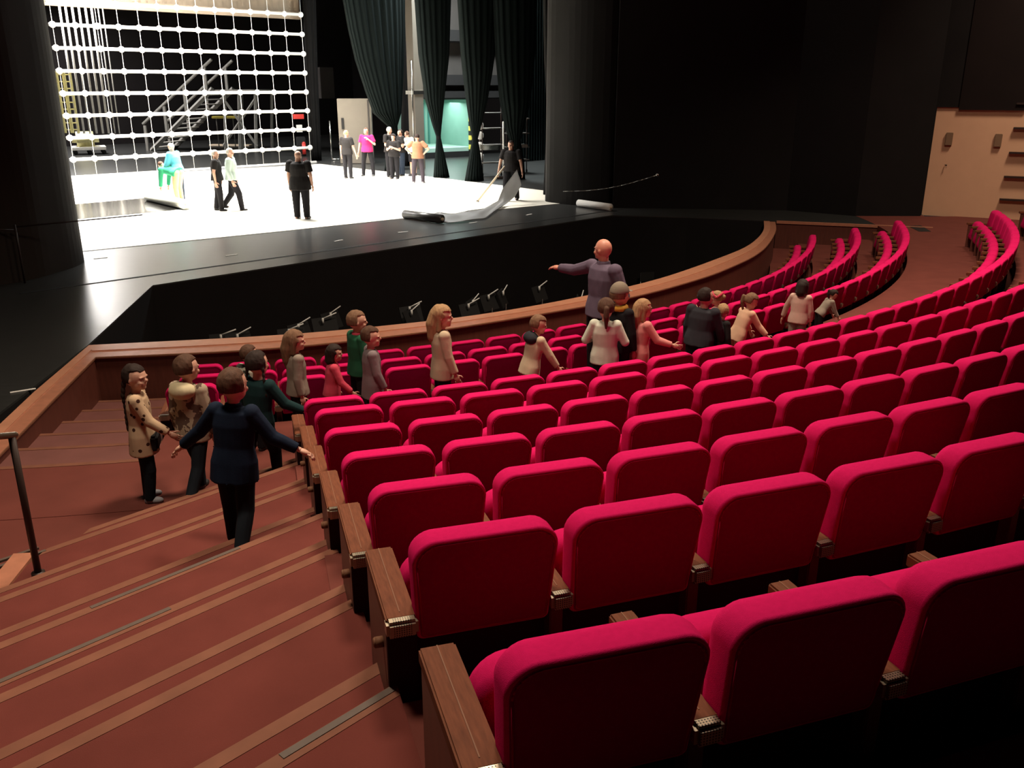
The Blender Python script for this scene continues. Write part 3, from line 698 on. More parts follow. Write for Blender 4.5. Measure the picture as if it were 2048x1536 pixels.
for z in (.62, 1.02, 1.42, 1.8, 2.2, 2.6):
    bm = NB(); bmesh.ops.create_uvsphere(bm, u_segments=12, v_segments=8, radius=.16, matrix=Matrix.Translation((0, -.1, z)) @ Matrix.Diagonal((.9, .4, 1, 1))); obj('coil', bm, M['white'] if z < 2 else M['grey_wood'], o, True)

# rolls, sheets, pole
def roll(name, label, a, b, r, m, cat='roll'):
    a, b = Vector(a)+Vector((0, 0, r)), Vector(b)+Vector((0, 0, r)); o = thing(name, label, cat, a)
    bm = NB(); tube(bm, (0, 0, 0), b-a, r, seg=20); obj('vinyl', bm, m, o, True)
    bm = NB(); d = (b-a).normalized(); tube(bm, -d*.04, b-a+d*.04, r*.35, seg=12); obj('core_tube', bm, M['pale_wood'], o, True)
    return o
roll('vinyl_roll', 'dark vinyl roll lying at the front edge of the white floor', at_z(810, 437), at_z(884, 447), .11, M['dark_vinyl'])
roll('vinyl_roll', 'white vinyl roll lying before the right stage column', at_z(1157, 413), at_z(1221, 422), .10, M['white'])
roll('vinyl_roll', 'pale vinyl roll held down by the bending man', at_z(297, 402), at_z(374, 420), .14, mat('pale_vinyl', (.55, .56, .50), .35))
def sheet(name, label, top, bot, m, n=10):
    bm = NB(); T = [Vector(p) for p in top]; B = [Vector(p) for p in bot]; vs = []
    def samp(P_, f):
        x = f*(len(P_)-1); i = min(int(x), len(P_)-2); fr = x-i; fr = fr*fr*(3-2*fr)*.5+fr*.5; return P_[i].lerp(P_[i+1], fr)
    N = 40; base = B[0]
    for i in range(N+1):
        a, b = samp(T, i/N), samp(B, i/N)
        vs.append([bm.verts.new(a.lerp(b, j/n) - base + Vector((0, 0, .025*math.sin(i*.55+j*.8)*math.sin(PI*j/n)))) for j in range(n+1)])
    fs = [bm.faces.new((vs[i][j], vs[i+1][j], vs[i+1][j+1], vs[i][j+1])) for i in range(N) for j in range(n)]
    bmesh.ops.solidify(bm, geom=fs, thickness=.006)
    o = tag(obj(name, bm, m, smooth=True), label, 'sheet'); o.location = base; return o
zt = lambda u, v, z: at_z(u, v, z)
sheet('vinyl_sheet', 'grey vinyl sheet lifted off the floor by the man at right',
      [zt(864, 428, .03), zt(877, 424, .16), zt(905, 428, .08), zt(937, 421, .14), zt(968, 417, .08), at_d(996, 402, -2.9), at_d(1006, 376, -2.85), at_d(1034, 339, -2.8)],
      [zt(872, 443, .02), zt(897, 446, .03), zt(937, 441, .05), zt(971, 437, .03), zt(988, 424, .04), at_d(1012, 408, -3.1), at_d(1030, 393, -3.0), at_d(1043, 370, -2.9)], mat('pale_grey_vinyl', (.42, .42, .42), .4, noise_amt=.08, scale=3))
o = thing('wooden_pole', 'long pale wooden pole leaning from the man to the floor', 'pole', at_z(955, 404)); e = at_d(1009, 333, -2.75)-at_z(955, 404)
bm = NB(); tube(bm, (0, 0, .02), e, .028, seg=10); obj('shaft', bm, M['pale_wood'], o, True); bm = NB(); tube(bm, (0, 0, 0.0), (.0, 0, .06), .05, seg=10); obj('foot_cap', bm, M['metal'], o, True)
for i, (u, v) in enumerate(((201, 516), (463, 510), (677, 481), (806, 464), (946, 445), (1058, 429), (46, 781))):
    p = at_z(u, v, .003); o = tag(obj('tape_mark', box(NB(), (0, 0, 0), (.26, .035, .006)), M['white']), 'small white tape mark on the black apron, %s from the left' % ORD[(i+1) % 7], 'tape mark', 'tape marks on the apron'); o.location = p; o.rotation_euler = (0, 0, SA + .2*(i % 3-1))
a, b = at_d(1126, 383, -5.0), at_d(1315, 350, -7.2)
o = thing('cable', 'thin cable slung across the black wall right of the column', 'cable', a); bm = NB()
pp = [(b-a)*(k/8) + Vector((0, 0, -.12*math.sin(PI*k/8))) for k in range(9)]
for x, y in zip(pp, pp[1:]): tube(bm, x, y, .009, seg=6)
obj('wire', bm, M['metal'], o, True); bm = NB(); ball(bm, pp[-1], .045); obj('end_clip', bm, M['chrome'], o, True)
# rail at the stage left steps
o = thing('step_rail', 'dark thin metal rail beside the left stage column', 'hand rail', at_z(50, 566)); c0 = at_z(50, 566)
bm = NB(); tube(bm, (0, 0, 0), (0, 0, 1.02), .018, seg=8); obj('post', bm, M['dark_metal'], o, True)
bm = NB(); tube(bm, (0, 0, .92), (-1.5, -.6, 1.1), .015, seg=8); tube(bm, (0, 0, .98), (1.6, 1.5, .98), .012, seg=8); obj('bar', bm, M['dark_metal'], o, True)

# orchestra pit: music stands and chairs
def music_stand():
    t = thing('music_stand', 'x', 'music stand')
    bm = NB(); tube(bm, (0, 0, .0), (0, 0, 1.05), .014, seg=8)
    for a in range(3): tube(bm, (0, 0, .12), (.25*math.cos(a*2.09), .25*math.sin(a*2.09), .01), .01, seg=6)
    obj('stem', bm, M['dark_metal'], t, True)
    bm = NB(); box(bm, (0, .03, 1.16), (.5, .02, .33)); bmesh.ops.rotate(bm, verts=bm.verts, cent=(0, .03, 1.05), matrix=Matrix.Rotation(R_(-25), 3, 'X')); obj('desk', bm, M['black'], t)
    bm = NB(); tube(bm, (-.05, .05, 1.30), (.22, .02, 1.38), .011, seg=8); tube(bm, (-.05, .05, 1.22), (-.05, .05, 1.31), .022, seg=8); obj('lamp_arm', bm, M['white'], t, True)
    return t
ms0 = None
for i, (u, v) in enumerate(((447, 667), (482, 665), (584, 656), (604, 645), (652, 634), (668, 622), (826, 611), (830, 617), (944, 605), (952, 597), (984, 587), (1012, 579), (1085, 570), (1168, 590))):
    p = at_z(u, v, -.92); 
    if ms0 is None: ms0 = o = music_stand()
    else: o = copy_tree(ms0)
    o.scale = (1, 1, 1.11); o.location = (p.x, p.y, -2.4); o.rotation_euler = (0, 0, R_(20+i*3+(i % 2)*25)); o['label'] = 'black music stand with small lamp arm in the pit, %s from the left' % ORD[i]; o['group'] = 'music stands in the pit'
def pit_chair():
    t = thing('orchestra_chair', 'x', 'chair')
    obj('seat', box(NB(), (0, 0, .46), (.42, .42, .05), 0, .01), M['black'], t); obj('backrest', box(NB(), (0, -.2, .78), (.40, .03, .26), 0, .01), M['black'], t)
    for x in (-.18, .18):
        for y in (-.18, .18): bm = NB(); tube(bm, (x, y, 0), (x, y, .45), .012, seg=6); obj('leg', bm, M['dark_metal'], t, True)
    bm = NB(); tube(bm, (-.18, -.2, .45), (-.18, -.2, .9), .012, seg=6); tube(bm, (.18, -.2, .45), (.18, -.2, .9), .012, seg=6); obj('back_frame', bm, M['white'], t, True)
    return t
pc0 = None; k = 0
for i, (u, v) in enumerate(((1262, 500), (1292, 492), (1322, 488), (1365, 486), (1385, 486), (1413, 488), (1437, 487), (1248, 508), (1268, 505), (1302, 508), (1318, 507), (1343, 508), (1365, 507), (1410, 508), (1433, 508), (1310, 526), (1333, 526), (1358, 527), (1382, 528), (1300, 548), (1350, 545))):
    p = at_z(u, v, -1.5)
    if pc0 is None: pc0 = o = pit_chair()
    else: o = copy_tree(pc0)
    o.location = (p.x, p.y, -2.4); o.rotation_euler = (0, 0, R_(60+i*7)); ln, k0_, nm_ = [(a_, b_, c_) for a_, b_, c_ in ((0, 0, 'hindmost'), (7, 7, 'second'), (15, 15, 'third'), (19, 19, 'nearest')) if i >= a_][-1]; o['label'] = 'black orchestra chair in the pit, %s from the left in the %s line' % (ORD[i-k0_], nm_); o['group'] = 'orchestra chairs in the pit'

import numpy as np

# ------------------------------------------------------------------ people
SKIN = mat('skin', (.48, .235, .155), .55, noise_amt=.06, scale=12)
SKIN2 = mat('skin_fair', (.56, .31, .22), .55, noise_amt=.06, scale=12)
def cloth(name, col, **k):
    return mat(name, col, .85, spec=.15, noise_amt=k.pop('na', .15), scale=k.pop('sc', 9), bump=.3, bscale=120, **k)
def hairm(name, col): return mat(name, col, .75, noise_amt=.6, scale=16, stretch=(7, 7, .6), spec=.25, bump=.8, bscale=40)
def dots(name, base, dot, scale, thr, kind='voronoi'):
    m = mat(name, base, .85, spec=.15); nt = m.node_tree; b = nt.nodes['Principled BSDF']
    tc = nt.nodes.new('ShaderNodeTexCoord')
    if kind == 'voronoi':
        n = nt.nodes.new('ShaderNodeTexVoronoi'); n.inputs['Scale'].default_value = scale; src = n.outputs['Distance']; op = 'LESS_THAN'
    else:
        n = nt.nodes.new('ShaderNodeTexNoise'); n.inputs['Scale'].default_value = scale; src = n.outputs['Fac']; op = 'GREATER_THAN'
    nt.links.new(tc.outputs['Object'], n.inputs['Vector'])
    c = nt.nodes.new('ShaderNodeMath'); c.operation = op; c.inputs[1].default_value = thr; nt.links.new(src, c.inputs[0])
    mx = nt.nodes.new('ShaderNodeMix'); mx.data_type = 'RGBA'; nt.links.new(c.outputs[0], mx.inputs[0])
    mx.inputs[6].default_value = (*base, 1); mx.inputs[7].default_value = (*dot, 1); nt.links.new(mx.outputs[2], b.inputs['Base Color'])
    return m
H_BROWN = hairm('brown_hair', (.075, .035, .02)); H_DARK = hairm('dark_hair', (.022, .012, .009)); H_BLOND = hairm('blond_hair', (.34, .20, .10)); H_LIGHT = hairm('light_brown_hair', (.17, .09, .05)); H_GREY = hairm('grey_hair', (.50, .47, .42))
EYE_M = mat('eye_dark', (.02, .012, .01), .2); SHOE = mat('dark_shoe', (.02, .018, .018), .5); SHOE_L = mat('pale_shoe', (.25, .24, .26), .6)

QUEUE = []
def remesh(name, bm, m, parent, voxel, smooth_it=3, fold=0, seed=0, extra=None):
    """one continuous surface out of overlapping shapes; all are baked together in bake()"""
    o = obj(name, bm, m, parent, True)
    md = o.modifiers.new('r', 'REMESH'); md.mode = 'VOXEL'; md.voxel_size = voxel; md.use_smooth_shade = True
    if smooth_it: sm = o.modifiers.new('s', 'SMOOTH'); sm.factor = .6; sm.iterations = smooth_it
    QUEUE.append((o, m, fold, seed, extra)); return o
def bake():
    tmp = bpy.data.scenes.new('workshop'); win = bpy.context.window; main = SC
    if win: win.scene = tmp
    new = []
    for q in QUEUE:
        o2 = q[0].copy(); o2.parent = None; (tmp if win else main).collection.objects.link(o2)
        dg = bpy.context.evaluated_depsgraph_get(); new.append(bpy.data.meshes.new_from_object(o2.evaluated_get(dg)))
        bpy.data.objects.remove(o2)
    if win: win.scene = main
    bpy.data.scenes.remove(tmp)
    for (o, m, fold, seed, extra), me in zip(QUEUE, new):
        old = o.data; o.modifiers.clear(); o.data = me; bpy.data.meshes.remove(old); me.name = o.name
        if not me.materials: me.materials.append(m)
        if fold:
            n = len(me.vertices); co = np.empty(n*3, 'f'); no = np.empty(n*3, 'f')
            me.vertices.foreach_get('co', co); me.vertex_normals.foreach_get('vector', no); co = co.reshape(-1, 3); no = no.reshape(-1, 3)
            k = np.array([noise.noise((x*9+seed, y*9, z*4))*.6 + noise.noise((x*18, y*18+seed, z*9))*.4 for x, y, z in co.tolist()], 'f')
            me.vertices.foreach_set('co', (co + no*(k*fold)[:, None]).ravel())
        if extra is not None:                     # the hands, joined into the body's own mesh
            extra.from_mesh(me); extra.to_mesh(me); extra.free()
        for f in me.polygons: f.use_smooth = True
def ell(bm, c, r, M3=None, seg=16):
    mtx = Matrix.Translation(c) @ (M3.to_4x4() if M3 else Matrix.Identity(4)) @ Matrix.Diagonal((*r, 1))
    bmesh.ops.create_uvsphere(bm, u_segments=seg, v_segments=seg*2//3, radius=1, matrix=mtx)
def limb(bm, pts, rs, ends=True, seg=12):
    for a, b, ra, rb in zip(pts, pts[1:], rs, rs[1:]): tube(bm, a, b, ra, rb, seg)
    for i, (p, r) in enumerate(zip(pts, rs)):
        if (0 < i < len(pts)-1) or ends: ell(bm, p, (r, r, r), seg=12)
def loft(bm, cs, rx, ry, X, Y, seg=20, cap=True):
    rings = []
    for c, a, b in zip(cs, rx, ry):
        rings.append([bm.verts.new(c + X*(a*math.cos(2*PI*k/seg)) + Y*(b*math.sin(2*PI*k/seg))) for k in range(seg)])
    for r0, r1 in zip(rings, rings[1:]):
        for k in range(seg): bm.faces.new((r0[k], r0[(k+1) % seg], r1[(k+1) % seg], r1[k]))
    bm.faces.new(rings[0]); bm.faces.new(rings[-1])
def V(*a): return Vector(a[0]) if len(a) == 1 else Vector(a)
def hand(bm, w_, d, nrm, hl, side):
    """palm, five fingers; d along the forearm, nrm out of the palm, side +1 thumb on cross side"""
    d = d.normalized(); nrm = (nrm - d*nrm.dot(d)).normalized(); s = d.cross(nrm).normalized()*side
    pl, pw = hl*.5, hl*.42
    c = w_ + d*pl*.5
    B3 = Matrix((s, d, nrm)).transposed()
    ell(bm, c, (pw*.52, pl*.62, hl*.13), B3, 12); ell(bm, w_, (pw*.36, hl*.14, hl*.13), B3, 10)
    for i, (o, L) in enumerate(((.40, .40), (.14, .46), (-.12, .43), (-.37, .34))):
        b = w_ + d*pl*.92 + s*pw*o; fd = (d + s*o*.35 + nrm*.12).normalized(); fd2 = (d*.75 + s*o*.3 + nrm*.55).normalized()
        m1 = b + fd*hl*L*.55; r = hl*.048
        limb(bm, [b, m1, m1+fd2*hl*L*.5], [r, r*.95, r*.78], seg=8)
    b = w_ + d*pl*.30 + s*pw*.42; m1 = b + (d*.55 + s*.8 + nrm*.2).normalized()*hl*.20; limb(bm, [b, m1, m1+(d*.9+s*.35+nrm*.3).normalized()*hl*.19], [hl*.06, hl*.055, hl*.044], seg=8)

def person(name, label, loc, face, h, pose=None, adult=False, skin=None, hair=('short', None), top=None, bottom=None, shoe=None,
           sleeve='long', hem=.0, legs='trousers', extras=(), vox=None, group=None, slim=1.0, bald=False):
    pose = pose or {}; skin = skin or SKIN2; shoe = shoe or SHOE
    root = thing('person', label, 'person', loc, R_(-face), group)
    k = h/1.75; vox = vox or (.012 if adult else .0095)
    hh = h/7.4 if adult else h*.178                      # head height
    f = (1.0 if adult else 1.06)*slim
    hipz = h*(.515 if adult else .47); shz = h - hh*(1.42 if adult else 1.22)
    tv = V(pose.get('tv', (0, 0, 1))).normalized(); tw = R_(pose.get('twist', 0))
    rt = Matrix.Rotation(tw, 3, 'Z') @ V(1, 0, 0); X = (rt - tv*rt.dot(tv)).normalized(); Y = tv.cross(X).normalized()
    hipw = .088*k*f; sw = (.175 if adult else .158)*k*f
    # legs
    tl, sl = hipz*.50, hipz*.46; foot = hipz*.04+.012
    lz = {}
    for sd_, key in ((1, 'lR'), (-1, 'lL')):
        a, b = pose.get(key, ((sd_*.03, 0, -1), (0, 0, -1)))
        hp = V(sd_*hipw, 0, 0); kn = hp + V(a).normalized()*tl; an = kn + V(b).normalized()*sl; lz[sd_] = (hp, kn, an, V(b).normalized())
    low = min(lz[1][2].z, lz[-1][2].z); pel = V(pose.get('px', 0), pose.get('py', 0), -low + foot + pose.get('lift', 0))
    off = V(pose.get('foot', (0, 0, 0)))
    for s_ in lz: lz[s_] = tuple(pel + q for q in lz[s_][:3]) + (lz[s_][3],)
    tlen = shz-hipz; neck = pel + tv*tlen
    # arms
    az = {}; ul, fl = .165*h, .145*h
    for s_, key in ((1, 'aR'), (-1, 'aL')):
        u, v = pose.get(key, ((s_*.22, .02, -1), (s_*.06, .16, -1)))
        sh = neck + X*s_*sw - tv*.035*k; el = sh + V(u).normalized()*ul; wr = el + V(v).normalized()*fl; az[s_] = (sh, el, wr, V(v).normalized())
    yaw, pitch = pose.get('head', (0, 0)); HM = Matrix.Rotation(R_(-yaw), 3, 'Z') @ Matrix.Rotation(R_(pitch), 3, 'X')
    nb = neck + tv*.02*k; hc = nb + (tv*.45+V(0, 0, .55)).normalized()*(hh*(.62 if adult else .60)) + HM @ V(0, hh*.05, 0)
    # ---- body (one surface)
    bm = NB()
    cs = [pel - tv*.03*k, pel + tv*.05*k, pel + tv*tlen*.35, pel + tv*tlen*.72, neck - tv*.03*k, neck + tv*.015*k]
    loft(bm, cs, [.10*k*f, .155*k*f, .135*k*f, .16*k*f, .155*k*f, .07*k*f], [.08*k*f, .10*k*f, .09*k*f, .105*k*f, .085*k*f, .055*k*f], X, Y)
    limb(bm, [neck - tv*.02*k, nb + tv*.03*k, hc], [.062*k*f, .052*k*f, .054*k*f])
    for s_ in (1, -1):
        hp, kn, an, sv = lz[s_]; limb(bm, [hp, kn, kn.lerp(an, .35), an], [.078*k*f, .052*k*f, .052*k*f, .034*k*f])
        sh, el, wr, av = az[s_]; limb(bm, [sh, el, wr], [.048*k*f, .037*k*f, .024*k*f])
        tdir_ = V(0, 1, 0) if abs(sv.z) > .55 else V(0, .5, -.85)
        ell(bm, an + tdir_*.04*k + V(0, 0, -foot*.45), (.035*k*f, .10*k*f, .035*k))
    rz_ = hh*.5; rx_ = hh*.345 if adult else hh*.375; ry_ = hh*.41 if adult else hh*.43
    ell(bm, hc + HM @ V(0, -hh*.02, hh*.07), (rx_, ry_, rz_*.86), HM, 20)
    ell(bm, hc + HM @ V(0, hh*.10, -hh*.20), (rx_*.78, ry_*.72, rz_*.58), HM, 16)
    ell(bm, hc + HM @ V(0, hh*.28, -hh*.37), (rx_*.34, ry_*.26, rz_*.20), HM, 10)
    ell(bm, hc + HM @ V(0, ry_*.98, -hh*.09), (hh*.052, hh*.075, hh*.085), HM, 10)          # nose
    ell(bm, hc + HM @ V(0, ry_*.86, hh*.06), (rx_*.72, hh*.06, hh*.035), HM, 10)            # brow
    for s_ in (1, -1):
        ell(bm, hc + HM @ V(s_*rx_*1.0, -hh*.02, -hh*.04), (hh*.035, hh*.065, hh*.095), HM, 10)
        ell(bm, hc + HM @ V(s_*rx_*.5, ry_*.70, -hh*.15), (hh*.10, hh*.09, hh*.09), HM, 10)
    hb = NB(); body = remesh('body', bm, skin, root, vox*.8, 2, extra=hb); bm = hb; hl = .108*h
    for s_, key in ((1, 'hR'), (-1, 'hL')):
        sh, el, wr, av = az[s_]; nrm = V(pose.get(key, (-s_, .15, 0)))
        if abs(nrm.normalized().dot(av)) > .95: nrm = V(0, 1, .2)
        hand(bm, wr + av*.012, V(pose.get(key+'d', tuple(av))), nrm, hl, 1 if (av.cross(nrm)).dot(V(0, 1, 0) if abs(av.y) < .7 else V(0, 0, 1)) > 0 else -1)
    # eyes and mouth
    for s_ in (1, -1):
        bm = NB(); ell(bm, hc + HM @ V(s_*rx_*.42, ry_*.90, -hh*.0), (hh*.045, hh*.022, hh*.026), HM, 10); obj('eye', bm, EYE_M, root, True)
    bm = NB(); ell(bm, hc + HM @ V(0, ry_*.86, -hh*.245), (hh*.10, hh*.035, hh*.018), HM, 10); obj('mouth', bm, bpy.data.materials.get('lips') or mat('lips', (.38, .11, .09), .5), root, True)
    # ---- shirt
    g_ = .017*k*f + .004
    cl = V(0, 0, 0)
    bm = NB(); hz = pel - tv*(.05*k + hem)
    cs = [hz, pel + tv*.05*k, pel + tv*tlen*.35, pel + tv*tlen*.72, neck - tv*.035*k, neck + tv*.022*k]
    fl_ = 1.0 + hem*.55
    loft(bm, cs, [(.184*k*f+g_)*fl_, .186*k*f+g_, .150*k*f+g_, .165*k*f+g_, .155*k*f+g_, .075*k*f+g_*.3], [(.138*k*f+g_)*fl_, .124*k*f+g_, .104*k*f+g_, .11*k*f+g_, .088*k*f+g_, .06*k*f+g_*.3], X, Y)
    for s_ in (1, -1):
        sh, el, wr, av = az[s_]
        if sleeve == 'long': tube(bm, sh, el, .052*k*f+g_, .040*k*f+g_); ell(bm, el, (.040*k*f+g_,)*3); tube(bm, el, el.lerp(wr, .97), .041*k*f+g_, .028*k*f+g_)
        elif sleeve == 'short': tube(bm, sh, sh.lerp(el, .72), .053*k*f+g_, .052*k*f+g_)
        elif sleeve == 'elbow': tube(bm, sh, el, .052*k*f+g_, .042*k*f+g_); tube(bm, el, el.lerp(wr, .3), .042*k*f+g_, .04*k*f+g_)
        ell(bm, sh, (.054*k*f+g_,)*3)
    remesh('top', bm, top, root, vox, 2, fold=.007 if adult else .006, seed=h*7)
    # ---- legs
    bm = NB()
    loft(bm, [pel - tv*.05*k, pel + tv*.02*k, pel + tv*.10*k], [.140*k*f, .162*k*f, .15*k*f], [.10*k*f, .113*k*f, .10*k*f], X, Y)
    for s_ in (1, -1):
        hp, kn, an, sv = lz[s_]; gg = g_*.7
        if legs == 'shorts': limb(bm, [hp, hp.lerp(kn, .85)], [.088*k*f+gg, .075*k*f+gg], ends=False); ell(bm, hp, (.088*k*f+gg,)*3)
        else:
            ell(bm, hp, (.086*k*f+gg,)*3); tube(bm, hp, kn, .084*k*f+gg, .060*k*f+gg); ell(bm, kn, (.060*k*f+gg,)*3)
            tube(bm, kn, an + sv*.01*k, .059*k*f+gg, .045*k*f+gg)
    remesh('trousers' if legs != 'shorts' else 'shorts', bm, bottom, root, vox, 2, fold=.005, seed=h*3)
    if legs == 'skirt':
        bm = NB(); loft(bm, [pel + tv*.04*k, pel - V(0, 0, .12*h)], [.165*k*f, .25*k*f], [.12*k*f, .2*k*f], X, Y); remesh('skirt', bm, top, root, vox, 1, fold=.008)
    # ---- shoes
    for s_ in (1, -1):
        hp, kn, an, sv = lz[s_]; bm = NB()
        if abs(sv.y) < .62 or sv.y > 0: fd = V(s_*.12, 1, -.02 if sv.y <= .2 else .25).normalized()
        else: fd = V(s_*.05, .45, -.9).normalized()
        up = V(1, 0, 0).cross(fd).normalized(); B3 = Matrix((up.cross(fd)*-1, fd, up)).transposed()
        c = an - up*foot*.45
        ell(bm, c + fd*.075*k, (.046*k*f, .085*k, .036*k+.006), B3); ell(bm, c - fd*.02*k, (.042*k*f, .05*k, .042*k+.008), B3); limb(bm, [c, an+(kn-an)*.05], [.04*k*f, .042*k*f])
        box_c = c + fd*.03*k - up*(.026*k); 
        remesh('shoe', bm, shoe, root, vox*.8, 1)
    # ---- hair
    style, hm = hair
    if style != 'none':
        bm = NB(); sz = 1.12 if style not in ('short', 'crop') else 1.11 if not adult else 1.06
        bmesh.ops.create_uvsphere(bm, u_segments=28, v_segments=20, radius=1)
        for v in bm.verts:
            d = v.co.normalized(); q = V(d.x*rx_*sz, d.y*ry_*sz, d.z*rz_*.86*sz)
            line = .34 + .25*abs(d.x) - (.15 if style in ('long', 'pony', 'bob') else 0)
            inside = (d.y > .05 and d.z < line and not (abs(d.x) > .86 and style in ('long', 'bob') and d.z > -.6)) or d.z < (-.52 if style != 'bob' else -.8)
            if style == 'crop': inside = inside or False
            if style == 'fringe_grey': inside = inside or d.z > .25
            nz = noise.noise(V(d.x*4, d.y*4, d.z*4)+V(h, 0, 0)*9)
            q *= (.70 if inside else 1 + .05*nz)
            v.co = hc + HM @ (q + V(0, -hh*.03, hh*.075))
        bk = HM @ V(0, -1, 0)
        def chain(pts, rs): limb(bm, [V(p) for p in pts], rs, seg=12)
        P0 = hc + HM @ V(0, -ry_*.85, 0)
        dn = V(0, 0, -1)
        if style == 'long':
            chain([hc + HM @ V(0, -ry_*.55, hh*.1), P0 + dn*hh*.35, P0 + bk*hh*.02 + dn*hh*.9, P0 + bk*hh*.02 + dn*hh*1.35], [rx_*.85, rx_*.92, rx_*.75, rx_*.35])
            for s_ in (1, -1): chain([hc + HM @ V(s_*rx_*.8, -hh*.08, 0), hc + HM @ V(s_*rx_*.85, -hh*.12, -hh*.55)], [hh*.13, hh*.1])
        if style == 'bob':
            chain([hc + HM @ V(0, -ry_*.5, 0), hc + HM @ V(0, -ry_*.55, -hh*.42)], [rx_*.95, rx_*.9])
            for s_ in (1, -1): chain([hc + HM @ V(s_*rx_*.8, -hh*.08, 0), hc + HM @ V(s_*rx_*.85, -hh*.08, -hh*.4)], [hh*.14, hh*.12])
        if style == 'pony':
            a = hc + HM @ V(0, -ry_*1.0, hh*.12); chain([a, a + bk*hh*.16, a + bk*hh*.22 + dn*hh*.4, a + bk*hh*.12 + dn*hh*.95], [hh*.08, hh*.13, hh*.14, hh*.05])
        if style == 'braid':
            a = hc + HM @ V(rx_*.5, -ry_*.85, -hh*.25); pts = [a + bk*.01 + dn*hh*(.22*i) + V(0, -hh*.04*min(i, 2), 0) for i in range(9)]
            for i, p_ in enumerate(pts): ell(bm, p_, (hh*.085*(1-.05*i), hh*.085*(1-.05*i), hh*.15))
        if style == 'pigtails':
            for s_ in (1, -1):
                a = hc + HM @ V(s_*rx_*.95, -ry_*.45, -hh*.18)
                for i in range(6): ell(bm, a + dn*hh*.19*i + V(s_*hh*.02*i, -hh*.02*i, 0), (hh*.07,)*2 + (hh*.13,))
        if style == 'bun': ell(bm, hc + HM @ V(0, -ry_*1.05, hh*.1), (hh*.2,)*3)
        o = remesh('hair', bm, hm, root, vox*.75, 1, fold=.011, seed=h)
    for ex in extras:
        if ex[0] == 'hood':
            bm = NB(); bmesh.ops.create_uvsphere(bm, u_segments=20, v_segments=14, radius=1)
            for v in bm.verts:
                v.co = neck + X*v.co.x*.155*k*f + Y*(v.co.y*.11*k*f - .095*k*f) + tv*(v.co.z*.10*k*f - .025*k)
            remesh('hood', bm, ex[1], root, vox, 2, fold=.010)
        if ex[0] == 'collar':
            bm = NB(); loft(bm, [neck - tv*.01*k, neck + tv*.05*k], [.085*k*f, .07*k*f], [.075*k*f, .065*k*f], X, Y); remesh('collar', bm, ex[1], root, vox, 1)
        if ex[0] == 'cap':
            bm = NB(); bmesh.ops.create_uvsphere(bm, u_segments=24, v_segments=14, radius=1)
            for v in bm.verts: v.co = hc + HM @ (V(v.co.x*rx_*1.13, v.co.y*ry_*1.1, max(v.co.z, .0)*rz_*.98) + V(0, -hh*.03, hh*.13))
            ell(bm, hc + HM @ V(0, ry_*1.1, hh*.15), (rx_*.8, hh*.22, hh*.025), HM)
            remesh('cap', bm, ex[1], root, vox*.7, 1)
        if ex[0] == 'headband':
            bm = NB(); N = 28; pts = [hc + HM @ V(rx_*1.13*math.cos(2*PI*i/N), ry_*1.12*math.sin(2*PI*i/N)*.75 - hh*.02, hh*.12 + rz_*.55*abs(math.sin(2*PI*i/N))) for i in range(N)]
            for i in range(N): tube(bm, pts[i], pts[(i+1) % N], .014, seg=8)
            obj('headband', bm, ex[1], root, True)
        if ex[0] == 'belt':
            bm = NB(); loft(bm, [pel + tv*.055*k, pel + tv*.085*k], [.163*k*f+g_]*2, [.112*k*f+g_]*2, X, Y); obj('belt', bm, ex[1], root, True)
        if ex[0] == 'bag':
            bm = NB(); box(bm, pel + X*.02 + Y*ex[2]*.14*k + V(0, 0, -.03), (.22, .07, .13), 0, .02); obj('hip_bag', bm, ex[1], root)
        if ex[0] == 'scarf':
            bm = NB()
            for i in range(14): a = 2*PI*i/14; ell(bm, neck + X*.085*k*f*math.cos(a)*1.1 + Y*.08*k*f*math.sin(a)*1.1 + tv*.03*k, (.045*k,)*3)
            remesh('scarf', bm, ex[1], root, vox, 2, fold=.008)
    return root

BL_COT = cloth('black_cotton', (.016, .014, .014)); NAVY = cloth('navy_fleece', (.006, .012, .028)); NAVY_T = cloth('navy_trousers', (.010, .013, .018)); DK_T = cloth('dark_trousers', (.012, .011, .013))
JEANS = cloth('dark_jeans', (.025, .035, .055)); TEAL_S = cloth('dark_teal_knit', (.008, .028, .030)); CREAM = cloth('cream_jacket', (.50, .39, .27)); WHITE_S = cloth('pale_mint_shirt', (.55, .57, .47))
PINK = cloth('pink_knit', (.60, .22, .20)); PEACH = cloth('peach_shirt', (.68, .42, .28)); BLUSH = cloth('blush_blouse', (.58, .38, .31)); GREY_S = cloth('grey_mauve_top', (.20, .155, .16)); GREEN = cloth('green_jacket', (.02, .10, .05))
HOTPINK = cloth('rose_top', (.55, .06, .10)); CHAR = cloth('charcoal_jacket', (.028, .028, .034)); TAUPE = cloth('taupe_top', (.25, .20, .16)); LEOP = dots('leopard_coat', (.52, .36, .23), (.05, .018, .012), 17, .27)
CAMO = dots('camo_hoodie', (.36, .28, .20), (.10, .06, .045), 14, .52, 'noise'); CREAM_H = cloth('cream_hood', (.55, .47, .30)); PATT = dots('patterned_top', (.45, .42, .34), (.05, .05, .04), 18, .5, 'noise')
OLIVE = cloth('khaki_trousers', (.62, .40, .22)); GREYDRESS = cloth('grey_shirt', (.10, .09, .08))
w_dir = lambda *a: a
walkA = dict(lR=((.03, .38, -1), (0, .02, -1)), lL=((-.03, -.30, -1), (0, -.62, -1)))
walkB = dict(lL=((-.03, .38, -1), (0, .02, -1)), lR=((.03, -.30, -1), (0, -.62, -1)))
